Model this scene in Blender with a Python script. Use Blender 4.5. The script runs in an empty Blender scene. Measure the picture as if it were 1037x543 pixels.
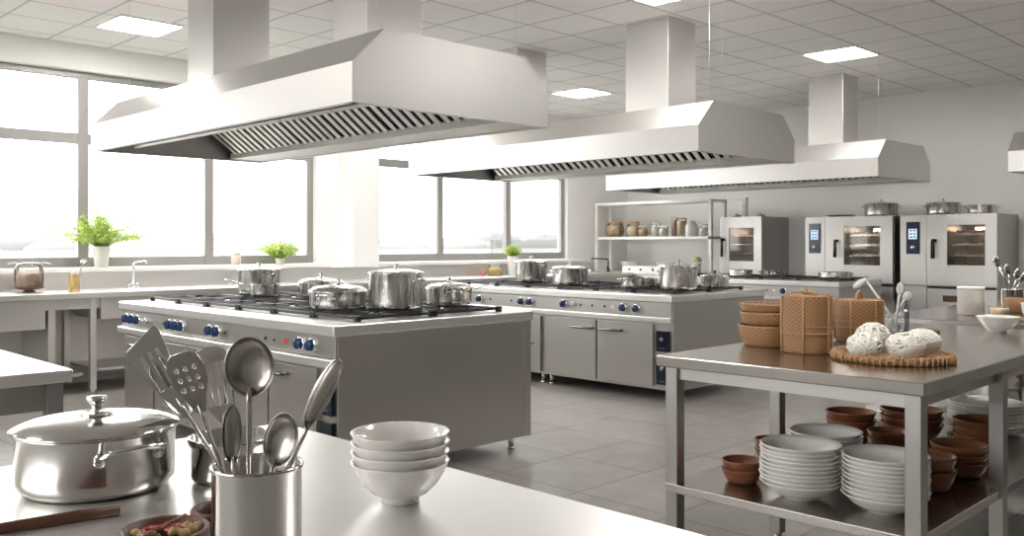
import bpy, bmesh, math, random
from mathutils import Vector, Matrix, Euler
PI = math.pi
R2 = math.sqrt(2)
random.seed(4)
SC = bpy.context.scene
COL = SC.collection

# ------------------------------------------------------------------ helpers
class B:
    """collects shapes, linked as ONE mesh object"""
    def __init__(s):
        s.bm = bmesh.new()
        s.uv = s.bm.loops.layers.uv.new('uv')
    def box(s, x0, x1, y0, y1, z0, z1, bev=0.0, rot=None, piv=None):
        vs = [s.bm.verts.new(p) for p in ((x0,y0,z0),(x1,y0,z0),(x1,y1,z0),(x0,y1,z0),(x0,y0,z1),(x1,y0,z1),(x1,y1,z1),(x0,y1,z1))]
        fs = [s.bm.faces.new([vs[i] for i in f]) for f in ((0,3,2,1),(4,5,6,7),(0,1,5,4),(1,2,6,5),(2,3,7,6),(3,0,4,7))]
        if rot is not None:
            bmesh.ops.rotate(s.bm, verts=vs, cent=piv or Vector(((x0+x1)/2,(y0+y1)/2,(z0+z1)/2)), matrix=rot)
        if bev > 0:
            es = list({e for f in fs for e in f.edges})
            bmesh.ops.bevel(s.bm, geom=es, offset=bev, segments=2, affect='EDGES', profile=0.5)
        return s
    def poly(s, pts, axis, a0, a1):
        """prism of polygon pts (2D) extruded on axis between a0 and a1"""
        def mk(p, a):
            if axis == 'y': return (p[0], a, p[1])
            if axis == 'x': return (a, p[0], p[1])
            return (p[0], p[1], a)
        n = len(pts)
        v0 = [s.bm.verts.new(mk(p, a0)) for p in pts]
        v1 = [s.bm.verts.new(mk(p, a1)) for p in pts]
        s.bm.faces.new(v0); s.bm.faces.new(v1[::-1])
        for i in range(n):
            j = (i+1) % n
            s.bm.faces.new((v0[j], v0[i], v1[i], v1[j]))
        return s
    def lathe(s, prof, seg=40, c=(0,0,0), axis='z', cap0=False, cap1=False, sx=1.0, sy=1.0, smooth=True, disp=None):
        rings = []
        cx, cy, cz = c
        L = [0.0]
        for i in range(1, len(prof)):
            L.append(L[-1] + math.hypot(prof[i][0]-prof[i-1][0], prof[i][1]-prof[i-1][1]))
        for k, (r, z) in enumerate(prof):
            ring = []
            for i in range(seg):
                a = 2*PI*i/seg
                rr = r + (disp(k, i) if disp else 0)
                u, v = rr*math.cos(a)*sx, rr*math.sin(a)*sy
                if axis == 'z': p = (cx+u, cy+v, cz+z)
                elif axis == 'x': p = (cx+z, cy+u, cz+v)
                else: p = (cx+u, cy+z, cz+v)
                ring.append(s.bm.verts.new(p))
            rings.append(ring)
        for k in range(len(rings)-1):
            for i in range(seg):
                j = (i+1) % seg
                f = s.bm.faces.new((rings[k][i], rings[k][j], rings[k+1][j], rings[k+1][i]))
                f.smooth = smooth
                uv = ((i/seg, L[k]), ((i+1)/seg, L[k]), ((i+1)/seg, L[k+1]), (i/seg, L[k+1]))
                for lp, q in zip(f.loops, uv): lp[s.uv].uv = q
        if cap0: s.bm.faces.new(rings[0][::-1])
        if cap1: s.bm.faces.new(rings[-1])
        return s
    def cyl(s, c, r, h, axis='z', seg=24, r1=None):
        return s.lathe([(r, 0), (r if r1 is None else r1, h)], seg, c, axis, True, True)
    def tube(s, pts, r, seg=8, closed=False, radii=None, flat=1.0):
        pts = [Vector(p) for p in pts]
        n = len(pts)
        rings = []
        up = Vector((0,0,1))
        prev = None
        for i, p in enumerate(pts):
            if closed: t = pts[(i+1) % n] - pts[i-1]
            else: t = pts[min(i+1, n-1)] - pts[max(i-1, 0)]
            if t.length < 1e-9: t = Vector((0,0,1))
            t.normalize()
            if prev is None:
                a = t.cross(up)
                if a.length < 1e-3: a = t.cross(Vector((1,0,0)))
            else:
                a = prev - t*prev.dot(t)
                if a.length < 1e-6: a = t.cross(up)
            a.normalize(); prev = a
            b = t.cross(a)
            rr = radii[i] if radii else r
            rings.append([s.bm.verts.new(p + a*math.cos(2*PI*k/seg)*rr + b*math.sin(2*PI*k/seg)*rr*flat) for k in range(seg)])
        m = n if closed else n-1
        for i in range(m):
            q, w = rings[i], rings[(i+1) % n]
            for k in range(seg):
                l = (k+1) % seg
                f = s.bm.faces.new((q[k], q[l], w[l], w[k])); f.smooth = True
        if not closed:
            s.bm.faces.new(rings[0][::-1]); s.bm.faces.new(rings[-1])
        return s
    def ball(s, c, r, sx=1, sy=1, sz=1, sub=2):
        m = Matrix.Translation(c) @ Matrix.Diagonal((sx, sy, sz, 1))
        g = bmesh.ops.create_icosphere(s.bm, subdivisions=sub, radius=r, matrix=m)
        for v in g['verts']:
            for f in v.link_faces: f.smooth = True
        return s
    def quad(s, pts, smooth=False):
        f = s.bm.faces.new([s.bm.verts.new(p) for p in pts]); f.smooth = smooth
        return s
    def add(s, name, mat, parent=None):
        bmesh.ops.recalc_face_normals(s.bm, faces=s.bm.faces[:]) if len(s.bm.faces) < 60000 else None
        me = bpy.data.meshes.new(name); s.bm.to_mesh(me); s.bm.free()
        me.materials.append(mat)
        o = bpy.data.objects.new(name, me); COL.objects.link(o)
        if parent is not None: o.parent = parent
        return o

def plate(name, outlines, t, mat, parent, bev=0.0):
    """flat plate with real holes; outlines in local XZ, thickness on Y"""
    cu = bpy.data.curves.new('plate', 'CURVE'); cu.dimensions = '2D'; cu.fill_mode = 'BOTH'
    cu.extrude = t/2; cu.bevel_depth = bev; cu.bevel_resolution = 1
    for o in outlines:
        sp = cu.splines.new('POLY'); sp.points.add(len(o)-1)
        for p, q in zip(sp.points, o): p.co = (q[0], q[1], 0, 1)
        sp.use_cyclic_u = True
    ob = bpy.data.objects.new('plate', cu); COL.objects.link(ob)
    dg = bpy.context.evaluated_depsgraph_get()
    me = bpy.data.meshes.new_from_object(ob.evaluated_get(dg))
    bpy.data.objects.remove(ob); bpy.data.curves.remove(cu)
    me.transform(Matrix.Rotation(PI/2, 4, 'X'))
    me.materials.clear(); me.materials.append(mat)
    o = bpy.data.objects.new(name, me); COL.objects.link(o); o.parent = parent
    return o

def tag(o, label, cat, group=None, loc=None, rz=None, kind=None):
    o['label'] = label; o['category'] = cat
    if group: o['group'] = group
    if kind: o['kind'] = kind
    if loc is not None: o.location = loc
    if rz is not None: o.rotation_euler.z = rz
    return o
def thing(name, label, cat, loc=(0,0,0), rz=0, group=None):
    o = bpy.data.objects.new(name, None); COL.objects.link(o); o.empty_display_size = .05
    return tag(o, label, cat, group, loc, rz)
def struct(o):
    o['kind'] = 'structure'; return o
def dup(root, loc=None, rz=None, label=None, group=None, parent=None):
    c = root.copy(); COL.objects.link(c)
    if parent is not None: c.parent = parent
    if loc is not None: c.location = loc
    if rz is not None: c.rotation_euler.z = rz
    if label: c['label'] = label
    if group: c['group'] = group
    for ch in list(root.children): dup(ch, parent=c)
    return c
def at(r, d, z=0):
    """room point d metres ahead of and r metres to the right of the spot where one stands"""
    return Vector(((d+r)/R2, (d-r)/R2, z))
def sub(o, label): o['label'] = label; return o
ORD = ['topmost','second from the top','third from the top','fourth from the top','fifth from the top','sixth from the top','seventh from the top','eighth from the top','ninth from the top','tenth from the top','eleventh from the top']

# ------------------------------------------------------------------ materials
def mat(name, col, rough=.5, metal=0.0, **k):
    m = bpy.data.materials.new(name); m.use_nodes = True
    b = m.node_tree.nodes['Principled BSDF']
    b.inputs['Base Color'].default_value = (*col, 1); b.inputs['Roughness'].default_value = rough
    b.inputs['Metallic'].default_value = metal
    for kk, v in k.items(): b.inputs[kk.replace('_', ' ')].default_value = v
    return m
def nodes(m): return m.node_tree.nodes, m.node_tree.links, m.node_tree.nodes['Principled BSDF']
def steel(name, col, rough, scale=(4, 60, 60), amt=.08, bump=.0, metal=1.0):
    m = mat(name, col, rough, metal); N, L, b = nodes(m)
    tc = N.new('ShaderNodeTexCoord'); mp = N.new('ShaderNodeMapping'); mp.inputs['Scale'].default_value = scale
    nz = N.new('ShaderNodeTexNoise'); nz.inputs['Scale'].default_value = 1; nz.inputs['Detail'].default_value = 3
    mr = N.new('ShaderNodeMapRange'); mr.inputs['To Min'].default_value = rough-amt; mr.inputs['To Max'].default_value = rough+amt
    L.new(tc.outputs['Object'], mp.inputs['Vector']); L.new(mp.outputs[0], nz.inputs['Vector'])
    L.new(nz.outputs['Fac'], mr.inputs['Value']); L.new(mr.outputs[0], b.inputs['Roughness'])
    if bump:
        bp = N.new('ShaderNodeBump'); bp.inputs['Strength'].default_value = bump; bp.inputs['Distance'].default_value = .001
        L.new(nz.outputs['Fac'], bp.inputs['Height']); L.new(bp.outputs[0], b.inputs['Normal'])
    return m
def noisy(name, c1, c2, scale, rough, bump=0.0, mscale=(1,1,1), detail=4, metal=0):
    m = mat(name, c1, rough, metal); N, L, b = nodes(m)
    tc = N.new('ShaderNodeTexCoord'); mp = N.new('ShaderNodeMapping'); mp.inputs['Scale'].default_value = mscale
    nz = N.new('ShaderNodeTexNoise'); nz.inputs['Scale'].default_value = scale; nz.inputs['Detail'].default_value = detail
    cr = N.new('ShaderNodeValToRGB'); cr.color_ramp.elements[0].color = (*c1, 1); cr.color_ramp.elements[1].color = (*c2, 1)
    cr.color_ramp.elements[0].position = .3; cr.color_ramp.elements[1].position = .7
    L.new(tc.outputs['Object'], mp.inputs['Vector']); L.new(mp.outputs[0], nz.inputs['Vector'])
    L.new(nz.outputs['Fac'], cr.inputs['Fac']); L.new(cr.outputs[0], b.inputs['Base Color'])
    if bump:
        bp = N.new('ShaderNodeBump'); bp.inputs['Strength'].default_value = bump; bp.inputs['Distance'].default_value = .004
        L.new(nz.outputs['Fac'], bp.inputs['Height']); L.new(bp.outputs[0], b.inputs['Normal'])
    return m
def glass(name, tint=(1,1,1), refl=1.0, op=0.0, base=(.8,.8,.8)):
    m = bpy.data.materials.new(name); m.use_nodes = True
    N, L = m.node_tree.nodes, m.node_tree.links; N.clear()
    out = N.new('ShaderNodeOutputMaterial'); tr = N.new('ShaderNodeBsdfTransparent'); tr.inputs[0].default_value = (*tint, 1)
    gl = N.new('ShaderNodeBsdfGlossy'); gl.inputs['Roughness'].default_value = .03
    fr = N.new('ShaderNodeFresnel'); fr.inputs['IOR'].default_value = 1.45
    mu = N.new('ShaderNodeMath'); mu.operation = 'MULTIPLY'; mu.inputs[1].default_value = refl
    mx = N.new('ShaderNodeMixShader')
    L.new(fr.outputs[0], mu.inputs[0]); L.new(mu.outputs[0], mx.inputs[0]); L.new(tr.outputs[0], mx.inputs[1]); L.new(gl.outputs[0], mx.inputs[2])
    if op > 0:
        df = N.new('ShaderNodeBsdfDiffuse'); df.inputs[0].default_value = (*base, 1)
        m2 = N.new('ShaderNodeMixShader'); m2.inputs[0].default_value = op
        L.new(mx.outputs[0], m2.inputs[1]); L.new(df.outputs[0], m2.inputs[2]); L.new(m2.outputs[0], out.inputs[0])
    else: L.new(mx.outputs[0], out.inputs[0])
    return m
def emis(name, col, st):
    m = bpy.data.materials.new(name); m.use_nodes = True
    N, L = m.node_tree.nodes, m.node_tree.links; N.clear()
    out = N.new('ShaderNodeOutputMaterial'); e = N.new('ShaderNodeEmission'); e.inputs[0].default_value = (*col, 1); e.inputs[1].default_value = st
    L.new(e.outputs[0], out.inputs[0]); return m
def grid_mat(name, c1, c2, line, size, ox, oy, width, rough, bump=.3, nscale=6.0, lscale=1.0):
    """square tiles in room metres, anchored at ox, oy"""
    m = mat(name, c1, rough); N, L, b = nodes(m)
    g = N.new('ShaderNodeNewGeometry'); mp = N.new('ShaderNodeMapping')
    mp.inputs['Location'].default_value = (-ox/size, -oy/size, 0); mp.inputs['Scale'].default_value = (1/size, 1/size, 1/size)
    L.new(g.outputs['Position'], mp.inputs['Vector'])
    br = N.new('ShaderNodeTexBrick'); br.offset = 0; br.squash = 1
    br.inputs['Scale'].default_value = 1; br.inputs['Brick Width'].default_value = 1; br.inputs['Row Height'].default_value = 1
    br.inputs['Mortar Size'].default_value = width; br.inputs['Mortar Smooth'].default_value = .1; br.inputs['Bias'].default_value = 0
    br.inputs['Color1'].default_value = (*c1, 1); br.inputs['Color2'].default_value = (*c2, 1); br.inputs['Mortar'].default_value = (*line, 1)
    L.new(mp.outputs[0], br.inputs['Vector'])
    nz = N.new('ShaderNodeTexNoise'); nz.inputs['Scale'].default_value = nscale; nz.inputs['Detail'].default_value = 6
    L.new(g.outputs['Position'], nz.inputs['Vector'])
    mr = N.new('ShaderNodeMapRange'); mr.inputs['To Min'].default_value = 1-.22*lscale; mr.inputs['To Max'].default_value = 1+.22*lscale
    L.new(nz.outputs['Fac'], mr.inputs['Value'])
    mul = N.new('ShaderNodeVectorMath'); mul.operation = 'SCALE'
    L.new(br.outputs['Color'], mul.inputs[0]); L.new(mr.outputs[0], mul.inputs['Scale']); L.new(mul.outputs[0], b.inputs['Base Color'])
    bp = N.new('ShaderNodeBump'); bp.inputs['Strength'].default_value = bump; bp.inputs['Distance'].default_value = .003; bp.invert = True
    L.new(br.outputs['Fac'], bp.inputs['Height']); L.new(bp.outputs[0], b.inputs['Normal'])
    return m

M = {}
M['hood'] = steel('hood steel', (.72,.705,.69), .40, (30, 1.5, 30), .05, 0, .92)
M['steel'] = steel('cabinet steel', (.62,.60,.58), .42, (30, 30, 2), .05, 0, .85)
M['range_steel'] = steel('brushed range steel', (.53,.51,.49), .36, (30, 30, 2), .05, 0, 1)
M['dark_chrome'] = mat('dark chrome', (.25,.25,.25), .2, 1)
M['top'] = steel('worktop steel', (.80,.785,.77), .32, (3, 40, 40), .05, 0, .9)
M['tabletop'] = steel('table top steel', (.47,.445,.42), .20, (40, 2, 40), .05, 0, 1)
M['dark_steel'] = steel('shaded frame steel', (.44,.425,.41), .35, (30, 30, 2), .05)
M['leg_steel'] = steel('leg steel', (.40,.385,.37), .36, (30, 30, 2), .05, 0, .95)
M['pan'] = steel('satin pan steel', (.76,.74,.715), .27, (40, 40, 2), .04)
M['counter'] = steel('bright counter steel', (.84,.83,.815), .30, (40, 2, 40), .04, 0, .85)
M['pot'] = steel('polished pot steel', (.60,.58,.555), .12, (40, 40, 2), .04)
M['chrome'] = mat('chrome', (.75,.75,.75), .08, 1)
M['utensil'] = steel('utensil steel', (.50,.47,.44), .24, (20, 20, 20), .05)
M['filter'] = steel('filter steel', (.86,.85,.83), .40, (20, 20, 20), .04, 0, .6)
M['black'] = mat('black iron', (.012,.012,.013), .45)
M['dark'] = mat('painted gap shade', (.02,.02,.02), .6)  # near-black colour standing in for shade in the filter gaps
M['blackplastic'] = mat('black plastic', (.01,.01,.012), .25)
M['blue'] = mat('navy enamel knob', (.02,.045,.13), .18, .1)
M['navy'] = mat('navy glass panel', (.02,.03,.07), .12)
M['darknavy'] = mat('dark switch panel', (.010,.012,.022), .15)
M['screen'] = emis('lit display', (.62,.74,.95), .75)
M['icon'] = emis('display marks', (.15,.22,.5), .4)
M['led'] = emis('red led', (1,.10,.06), .35)
M['white_enamel'] = mat('white enamel', (.86,.85,.83), .35)
M['porcelain'] = mat('white porcelain', (.72,.69,.66), .16, Coat_Weight=.4)
M['porcelain2'] = mat('white stoneware', (.85,.83,.80), .25, Coat_Weight=.3)
M['wall'] = noisy('wall paint', (.85,.84,.82), (.87,.86,.84), 3, .7)
M['wall2'] = noisy('taupe wall paint', (.24,.225,.21), (.26,.245,.23), 3, .7)
M['frame'] = mat('grey aluminium', (.30,.29,.28), .4, .2)
M['cable'] = mat('cable', (.75,.75,.75), .4, .6)
M['terra'] = noisy('reddish brown wood', (.14,.048,.020), (.25,.095,.042), 9, .38, .15, (1,1,7))
M['wood'] = noisy('dark wood', (.085,.034,.018), (.135,.058,.032), 12, .4, .1, (1,8,1))
M['wood_light'] = noisy('light wood', (.42,.26,.13), (.5,.33,.18), 10, .5, .1, (1,1,6))
M['bread'] = noisy('dry brown food', (.50,.30,.15), (.72,.52,.32), 14, .7, .5)
M['pasta'] = noisy('tan food', (.68,.52,.34), (.80,.68,.50), 20, .7, .5)
M['flour'] = noisy('pale food', (.80,.76,.70), (.88,.85,.80), 20, .8)
M['cookie'] = noisy('pinkish brown food', (.36,.22,.15), (.55,.38,.28), 25, .7, .4)
M['soil'] = noisy('soil', (.03,.02,.012), (.06,.04,.025), 40, .9)
M['twine'] = noisy('off white yarn', (.70,.67,.61), (.80,.78,.73), 60, .85)
M['chilli'] = mat('red chilli', (.30,.03,.015), .25)
M['nut'] = noisy('yellow brown nut', (.34,.22,.09), (.48,.33,.15), 30, .5, .6)
M['amber'] = glass('amber glass', (.93,.80,.55), .8, .25, (.75,.62,.36))
M['glass'] = glass('clear glass', (.96,.97,.96), 1.0, .05)
M['pane'] = glass('window glass', (.98,.99,.99), .6)
M['ovenglass'] = glass('oven door glass', (.80,.76,.72), 1.6)
M['light'] = emis('light panel', (1,.965,.92), 29.0)
M['floor'] = grid_mat('stone floor tiles', (.232,.215,.198), (.262,.245,.227), (.09,.083,.077), .62, .1, .2, .008, .36, .25, 5.0, 1.4)
M['ceiling'] = grid_mat('ceiling tiles', (.85,.84,.825), (.86,.85,.835), (.56,.55,.535), .6, 9.12, 4.10, .022, .8, .6, 3.0, .15)
# leaves
M['leaf'] = noisy('fresh green leaf', (.33,.48,.09), (.55,.66,.20), 8, .5)
_N, _L, _b = nodes(M['leaf']); _t = _N.new('ShaderNodeBsdfTranslucent'); _t.inputs[0].default_value = (.60,.72,.24,1)
_m = _N.new('ShaderNodeMixShader'); _m.inputs[0].default_value = .5; _o = [n for n in _N if n.type == 'OUTPUT_MATERIAL'][0]
_L.new(_b.outputs[0], _m.inputs[1]); _L.new(_t.outputs[0], _m.inputs[2]); _L.new(_m.outputs[0], _o.inputs[0])
M['outground'] = noisy('pale fields', (.108,.110,.106), (.130,.132,.127), .02, .9)
M['outhill'] = mat('hazy hills', (.146,.148,.148), 1)
# woven straw: fine strands by uv
def straw(name, c1, c2, c3, nu, nv):
    m = mat(name, c1, .6); N, L, b = nodes(m)
    uv = N.new('ShaderNodeUVMap'); mp = N.new('ShaderNodeMapping'); mp.inputs['Scale'].default_value = (nu, nv, 1)
    L.new(uv.outputs[0], mp.inputs[0])
    ck = N.new('ShaderNodeTexChecker'); ck.inputs['Scale'].default_value = 1
    ck.inputs['Color1'].default_value = (*c1, 1); ck.inputs['Color2'].default_value = (*c2, 1); L.new(mp.outputs[0], ck.inputs['Vector'])
    nz = N.new('ShaderNodeTexNoise'); nz.inputs['Scale'].default_value = 1.2; nz.inputs['Detail'].default_value = 3; L.new(mp.outputs[0], nz.inputs['Vector'])
    mx = N.new('ShaderNodeMix'); mx.data_type = 'RGBA'; L.new(nz.outputs['Fac'], mx.inputs[0]); L.new(ck.outputs[0], mx.inputs[6]); mx.inputs[7].default_value = (*c3, 1)
    L.new(mx.outputs[2], b.inputs['Base Color'])
    bp = N.new('ShaderNodeBump'); bp.inputs['Strength'].default_value = .5; bp.inputs['Distance'].default_value = .002
    L.new(ck.outputs['Fac'], bp.inputs['Height']); L.new(bp.outputs[0], b.inputs['Normal'])
    return m
M['straw'] = straw('woven straw', (.36,.195,.088), (.15,.070,.028), (.32,.17,.075), 56, 120)
M['strawrim'] = noisy('straw binding', (.38,.21,.10), (.27,.135,.055), 60, .6)
M['strap'] = noisy('straw strap', (.44,.26,.13), (.34,.19,.085), 50, .6)

# ------------------------------------------------------------------ the room
H = 3.445
XL, XR, YN, YF = -2.6, 12.62, -3.6, 9.76
struct(B().box(XL-.3, XR+.3, YN-.3, YF+.3, -.12, 0).add('floor', M['floor']))
struct(B().box(XL-.3, XR+.3, YN-.3, YF+.3, H, H+.12).add('ceiling', M['ceiling']))
SILL, HEAD = 1.145, 3.175
def wall_with_openings(name, axis, a0, a1, t0, t1, ops, m):
    b = B()
    def bx(u0, u1, z0, z1):
        if u1-u0 < 1e-4: return
        if axis == 'x': b.box(u0, u1, t0, t1, z0, z1)
        else: b.box(t0, t1, u0, u1, z0, z1)
    bx(a0, a1, 0, SILL); bx(a0, a1, HEAD, H)
    u = a0
    for (p, q) in ops:
        bx(u, p, SILL, HEAD); u = q
    bx(u, a1, SILL, HEAD)
    return struct(b.add(name, m))
wall_with_openings('wall_left', 'x', XL, XR, YF, YF+.22, [(.72, 6.28), (7.02, 11.04)], M['wall'])
wall_with_openings('wall_back', 'y', YN, YF, XL-.22, XL, [(1.0, 6.6)], M['wall'])
struct(B().box(XR, XR+.2, YN, YF+.2, 0, H).add('wall_right', M['wall']))
struct(B().box(XL, XR, YN-.2, YN, 0, H).add('wall_near', M['wall2']))
struct(B().box(6.62, 7.02, 9.44, YF, 0, H, .004).add('wall_pillar', M['wall']))
struct(B().box(XL, XR, YF-.03, YF, HEAD, H-.001).add('trim_1', M['wall']))
struct(B().box(XL, 11.28, 9.445, YF, 0, 1.099, .002).add('trim_2', M['white_enamel']))
def window(name, axis, u0, u1, t, muls, lab):
    root = bpy.data.objects.new(name, None); COL.objects.link(root); struct(root)
    f = B(); g = B()
    def bx(bb, a, b_, z0, z1, d=.05):
        if axis == 'x': bb.box(a, b_, t-d/2, t+d/2, z0, z1, .003 if bb is f else 0)
        else: bb.box(t-d/2, t+d/2, a, b_, z0, z1, .003 if bb is f else 0)
    w = .085
    bx(f, u0+w, u1-w, SILL, SILL+.10, .046); bx(f, u0+w, u1-w, HEAD-.07, HEAD, .046)
    bx(f, u0, u0+w, SILL, HEAD); bx(f, u1-w, u1, SILL, HEAD)
    for x in muls: bx(f, x-w/2-.01, x+w/2+.01, SILL, HEAD, .07)
    bx(f, u0+w, u1-w, 2.425, 2.535, .054)
    f.add('window_frame', M['frame'], root)
    bx(g, u0+.02, u1-.02, SILL+.05, HEAD-.03, .006)
    g.add('glass_pane', M['pane'], root)
    s = B()
    if axis == 'x': s.box(u0, u1, YF-.335, YF+.04, 1.10, SILL-.003, .005)
    else: s.box(XL-.04, XL+.10, u0, u1, SILL-.045, SILL-.003, .005)
    s.add('window_sill', M['white_enamel'], root)
window('window_1', 'x', .72, 6.28, YF+.09, [2.10, 3.50, 4.89], '')
window('window_2', 'x', 7.02, 11.04, YF+.09, [8.38, 9.74], '')
window('window_3', 'y', 1.0, 6.6, XL-.09, [2.4, 3.8, 5.2], '')
struct(B().box(-600, 2500, -1500, 2500, -9.2, -9).add('outside_ground', M['outground']))
hb = B()
for i in range(26):
    x = -500 + i*110 + random.uniform(-30, 30)
    hb.ball((x, 1500+random.uniform(-100, 200), -12), 60, random.uniform(1.5, 3.2), .6, random.uniform(.3, .75), 3)
struct(hb.add('outside_hills', M['outhill']))

# ceiling light panels
def ceiling_light(x, y, label):
    t = thing('ceiling_light', label, 'ceiling light', (x, y, H-.012), 0, 'square ceiling light panels')
    f = B()
    f.box(-.305, .305, -.305, -.285, -.006, .010).box(-.305, .305, .285, .305, -.006, .010).box(-.305, -.285, -.285, .285, -.006, .010).box(.285, .305, -.285, .285, -.006, .010)
    f.add('frame', M['white_enamel'], t)
    B().box(-.285, .285, -.285, .285, 0, .008).add('diffuser', M['light'], t)
    return t
L0 = ceiling_light(9.43, 4.40, 'square lit ceiling panel above the rearmost extractor hood, right of the picture')
for x, y, l in ((9.36, 8.02, 'small lit ceiling panel seen between the first and second extractor hoods'),
                (6.05, 4.33, 'lit ceiling panel cut by the top edge of the photo above the middle hood duct'),
                (3.54, 8.50, 'lit ceiling panel at the upper left near the windows')):
    dup(L0, (x, y, H-.012), label=l)
for x, y in ((.0, 4.4), (0, 7.7), (9.43, .4), (3.0, .9), (6.05, .9)):  # unseen panels added for extra light and steel highlights
    dup(L0, (x, y, H-.012), label='added ceiling light panel, out of view, brightening the kitchen')
dup(L0, (6.05, 8.15, H-.012), label='added ceiling light panel, unseen behind the near hood duct')  # concealed panel added to brighten the rear of the room

# ------------------------------------------------------------------ extractor hoods
HZ = 2.135
def hood(X0, X1, Y0, Y1, ducts, cables, label):
    t = thing('extractor_hood', label, 'extractor hood', (X0, Y0, HZ), 0, 'stainless steel extractor hoods')
    D, L = X1-X0, Y1-Y0
    bz, rz, ins = .215, .425, .215
    prof = [(0,0), (0,bz), (ins,rz), (D-ins,rz), (D,bz), (D,0)]
    th = .012
    b = B()
    b.poly(prof, 'y', 0, th); b.poly(prof, 'y', L-th, L)
    def inset(p):   # inner profile
        return p
    inner = [(th,0), (th,bz-.004), (ins+.005,rz-th), (D-ins-.005,rz-th), (D-th,bz-.004), (D-th,0)]
    for i in range(5):
        b.poly([prof[i], prof[i+1], inner[i+1], inner[i]], 'y', th, L-th)
    b.add('canopy', M['hood'], t)
    # folded lip round the lower rim
    lp = B()
    lp.box(.012, .045, .012, L-.012, 0, .012); lp.box(.012, D-.012, .012, .05, 0, .012); lp.box(.012, D-.012, L-.05, L-.012, 0, .012)
    lp.box(D-.30, D-.012, .05, L-.05, .012, .024)
    lp.add('lip', M['hood'], t)
    g = B()
    g.poly([(D-.335,.012),(D-.30,.012),(D-.30,.022),(D-.325,.022),(D-.325,.062),(D-.335,.062)], 'y', .06, L-.06)
    g.add('grease_gutter', M['filter'], t)
    # baffle filters on both banks
    def bank(x0, z0, x1, z1, side):
        n = max(5, round((L-.2)/.56)); wl = (L-.16)/n
        dx, dz = x1-x0, z1-z0; ln = math.hypot(dx, dz); ux, uz = dx/ln, dz/ln; nx, nz = -uz*side, ux*side
        for k in range(n):
            y0 = .08 + k*wl; fb = B()
            def P(s, y, h): return (x0+ux*s+nx*h, y, z0+uz*s+nz*h)
            def bar(s0, s1, ya, yb, h0, h1):
                vs = [fb.bm.verts.new(P(s, y, h)) for h in (h0, h1) for (s, y) in ((s0,ya),(s1,ya),(s1,yb),(s0,yb))]
                for f in ((0,3,2,1),(4,5,6,7),(0,1,5,4),(1,2,6,5),(2,3,7,6),(3,0,4,7)): fb.bm.faces.new([vs[i] for i in f])
            bar(0, .02, y0+.004, y0+wl-.004, -.012, .012); bar(ln-.02, ln, y0+.004, y0+wl-.004, -.012, .012)
            m = 6; p = (wl-.012)/m
            for j in range(m):
                ya = y0+.006+j*p
                bar(.015, ln-.015, ya, ya+p*.54, -.012, -.004)
            fb.add('filter', M['filter'], t)
            B().quad([P(.004, y0+.004, .02), P(ln-.004, y0+.004, .02), P(ln-.004, y0+wl-.004, .02), P(.004, y0+wl-.004, .02)]).add('gap_shade_sheet', M['dark'], t)  # dark sheet behind the slats, shade put in as colour
    bank(D-.31, .05, D/2+.03, .36, -1)
    bank(.31, .05, D/2-.03, .36, 1)
    for (xa, xb, ya, yb) in ducts:
        B().box(xa-X0, xb-X0, ya-Y0, yb-Y0, rz+.001, H-HZ-.002, .003).add('duct', M['hood'], t)
    for (cx, cy) in cables:
        B().tube([(cx-X0, cy-Y0, rz-.01), (cx-X0, cy-Y0, H-HZ-.002)], .0013, 6).add('cable', M['cable'], t)
    return t
hood(2.77, 4.29, 3.96, 7.60, [(3.35,3.84,6.66,7.10), (3.35,3.79,4.63,5.0)], [(3.00,4.02), (4.05,4.02), (3.02,7.45)], 'large near extractor hood hanging over the front left cooking range')
hood(6.20, 7.79, 4.08, 7.80, [(6.75,7.19,4.76,5.24), (6.75,7.19,6.66,7.1)], [(6.47,4.15), (7.55,4.15), (6.9,4.3)], 'middle extractor hood over the second cooking range')
hood(9.92, 11.44, 4.20, 8.05, [(10.5,10.92,4.87,5.31)], [(10.17,4.3), (11.1,4.3)], 'rearmost extractor hood in front of the oven wall, over the third range')
hood(10.3, 11.85, -.6, 3.0, [(10.85,11.3,.5,.9)], [(10.55,2.93)], 'extractor hood mostly cut off by the right edge of the photo')

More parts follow.
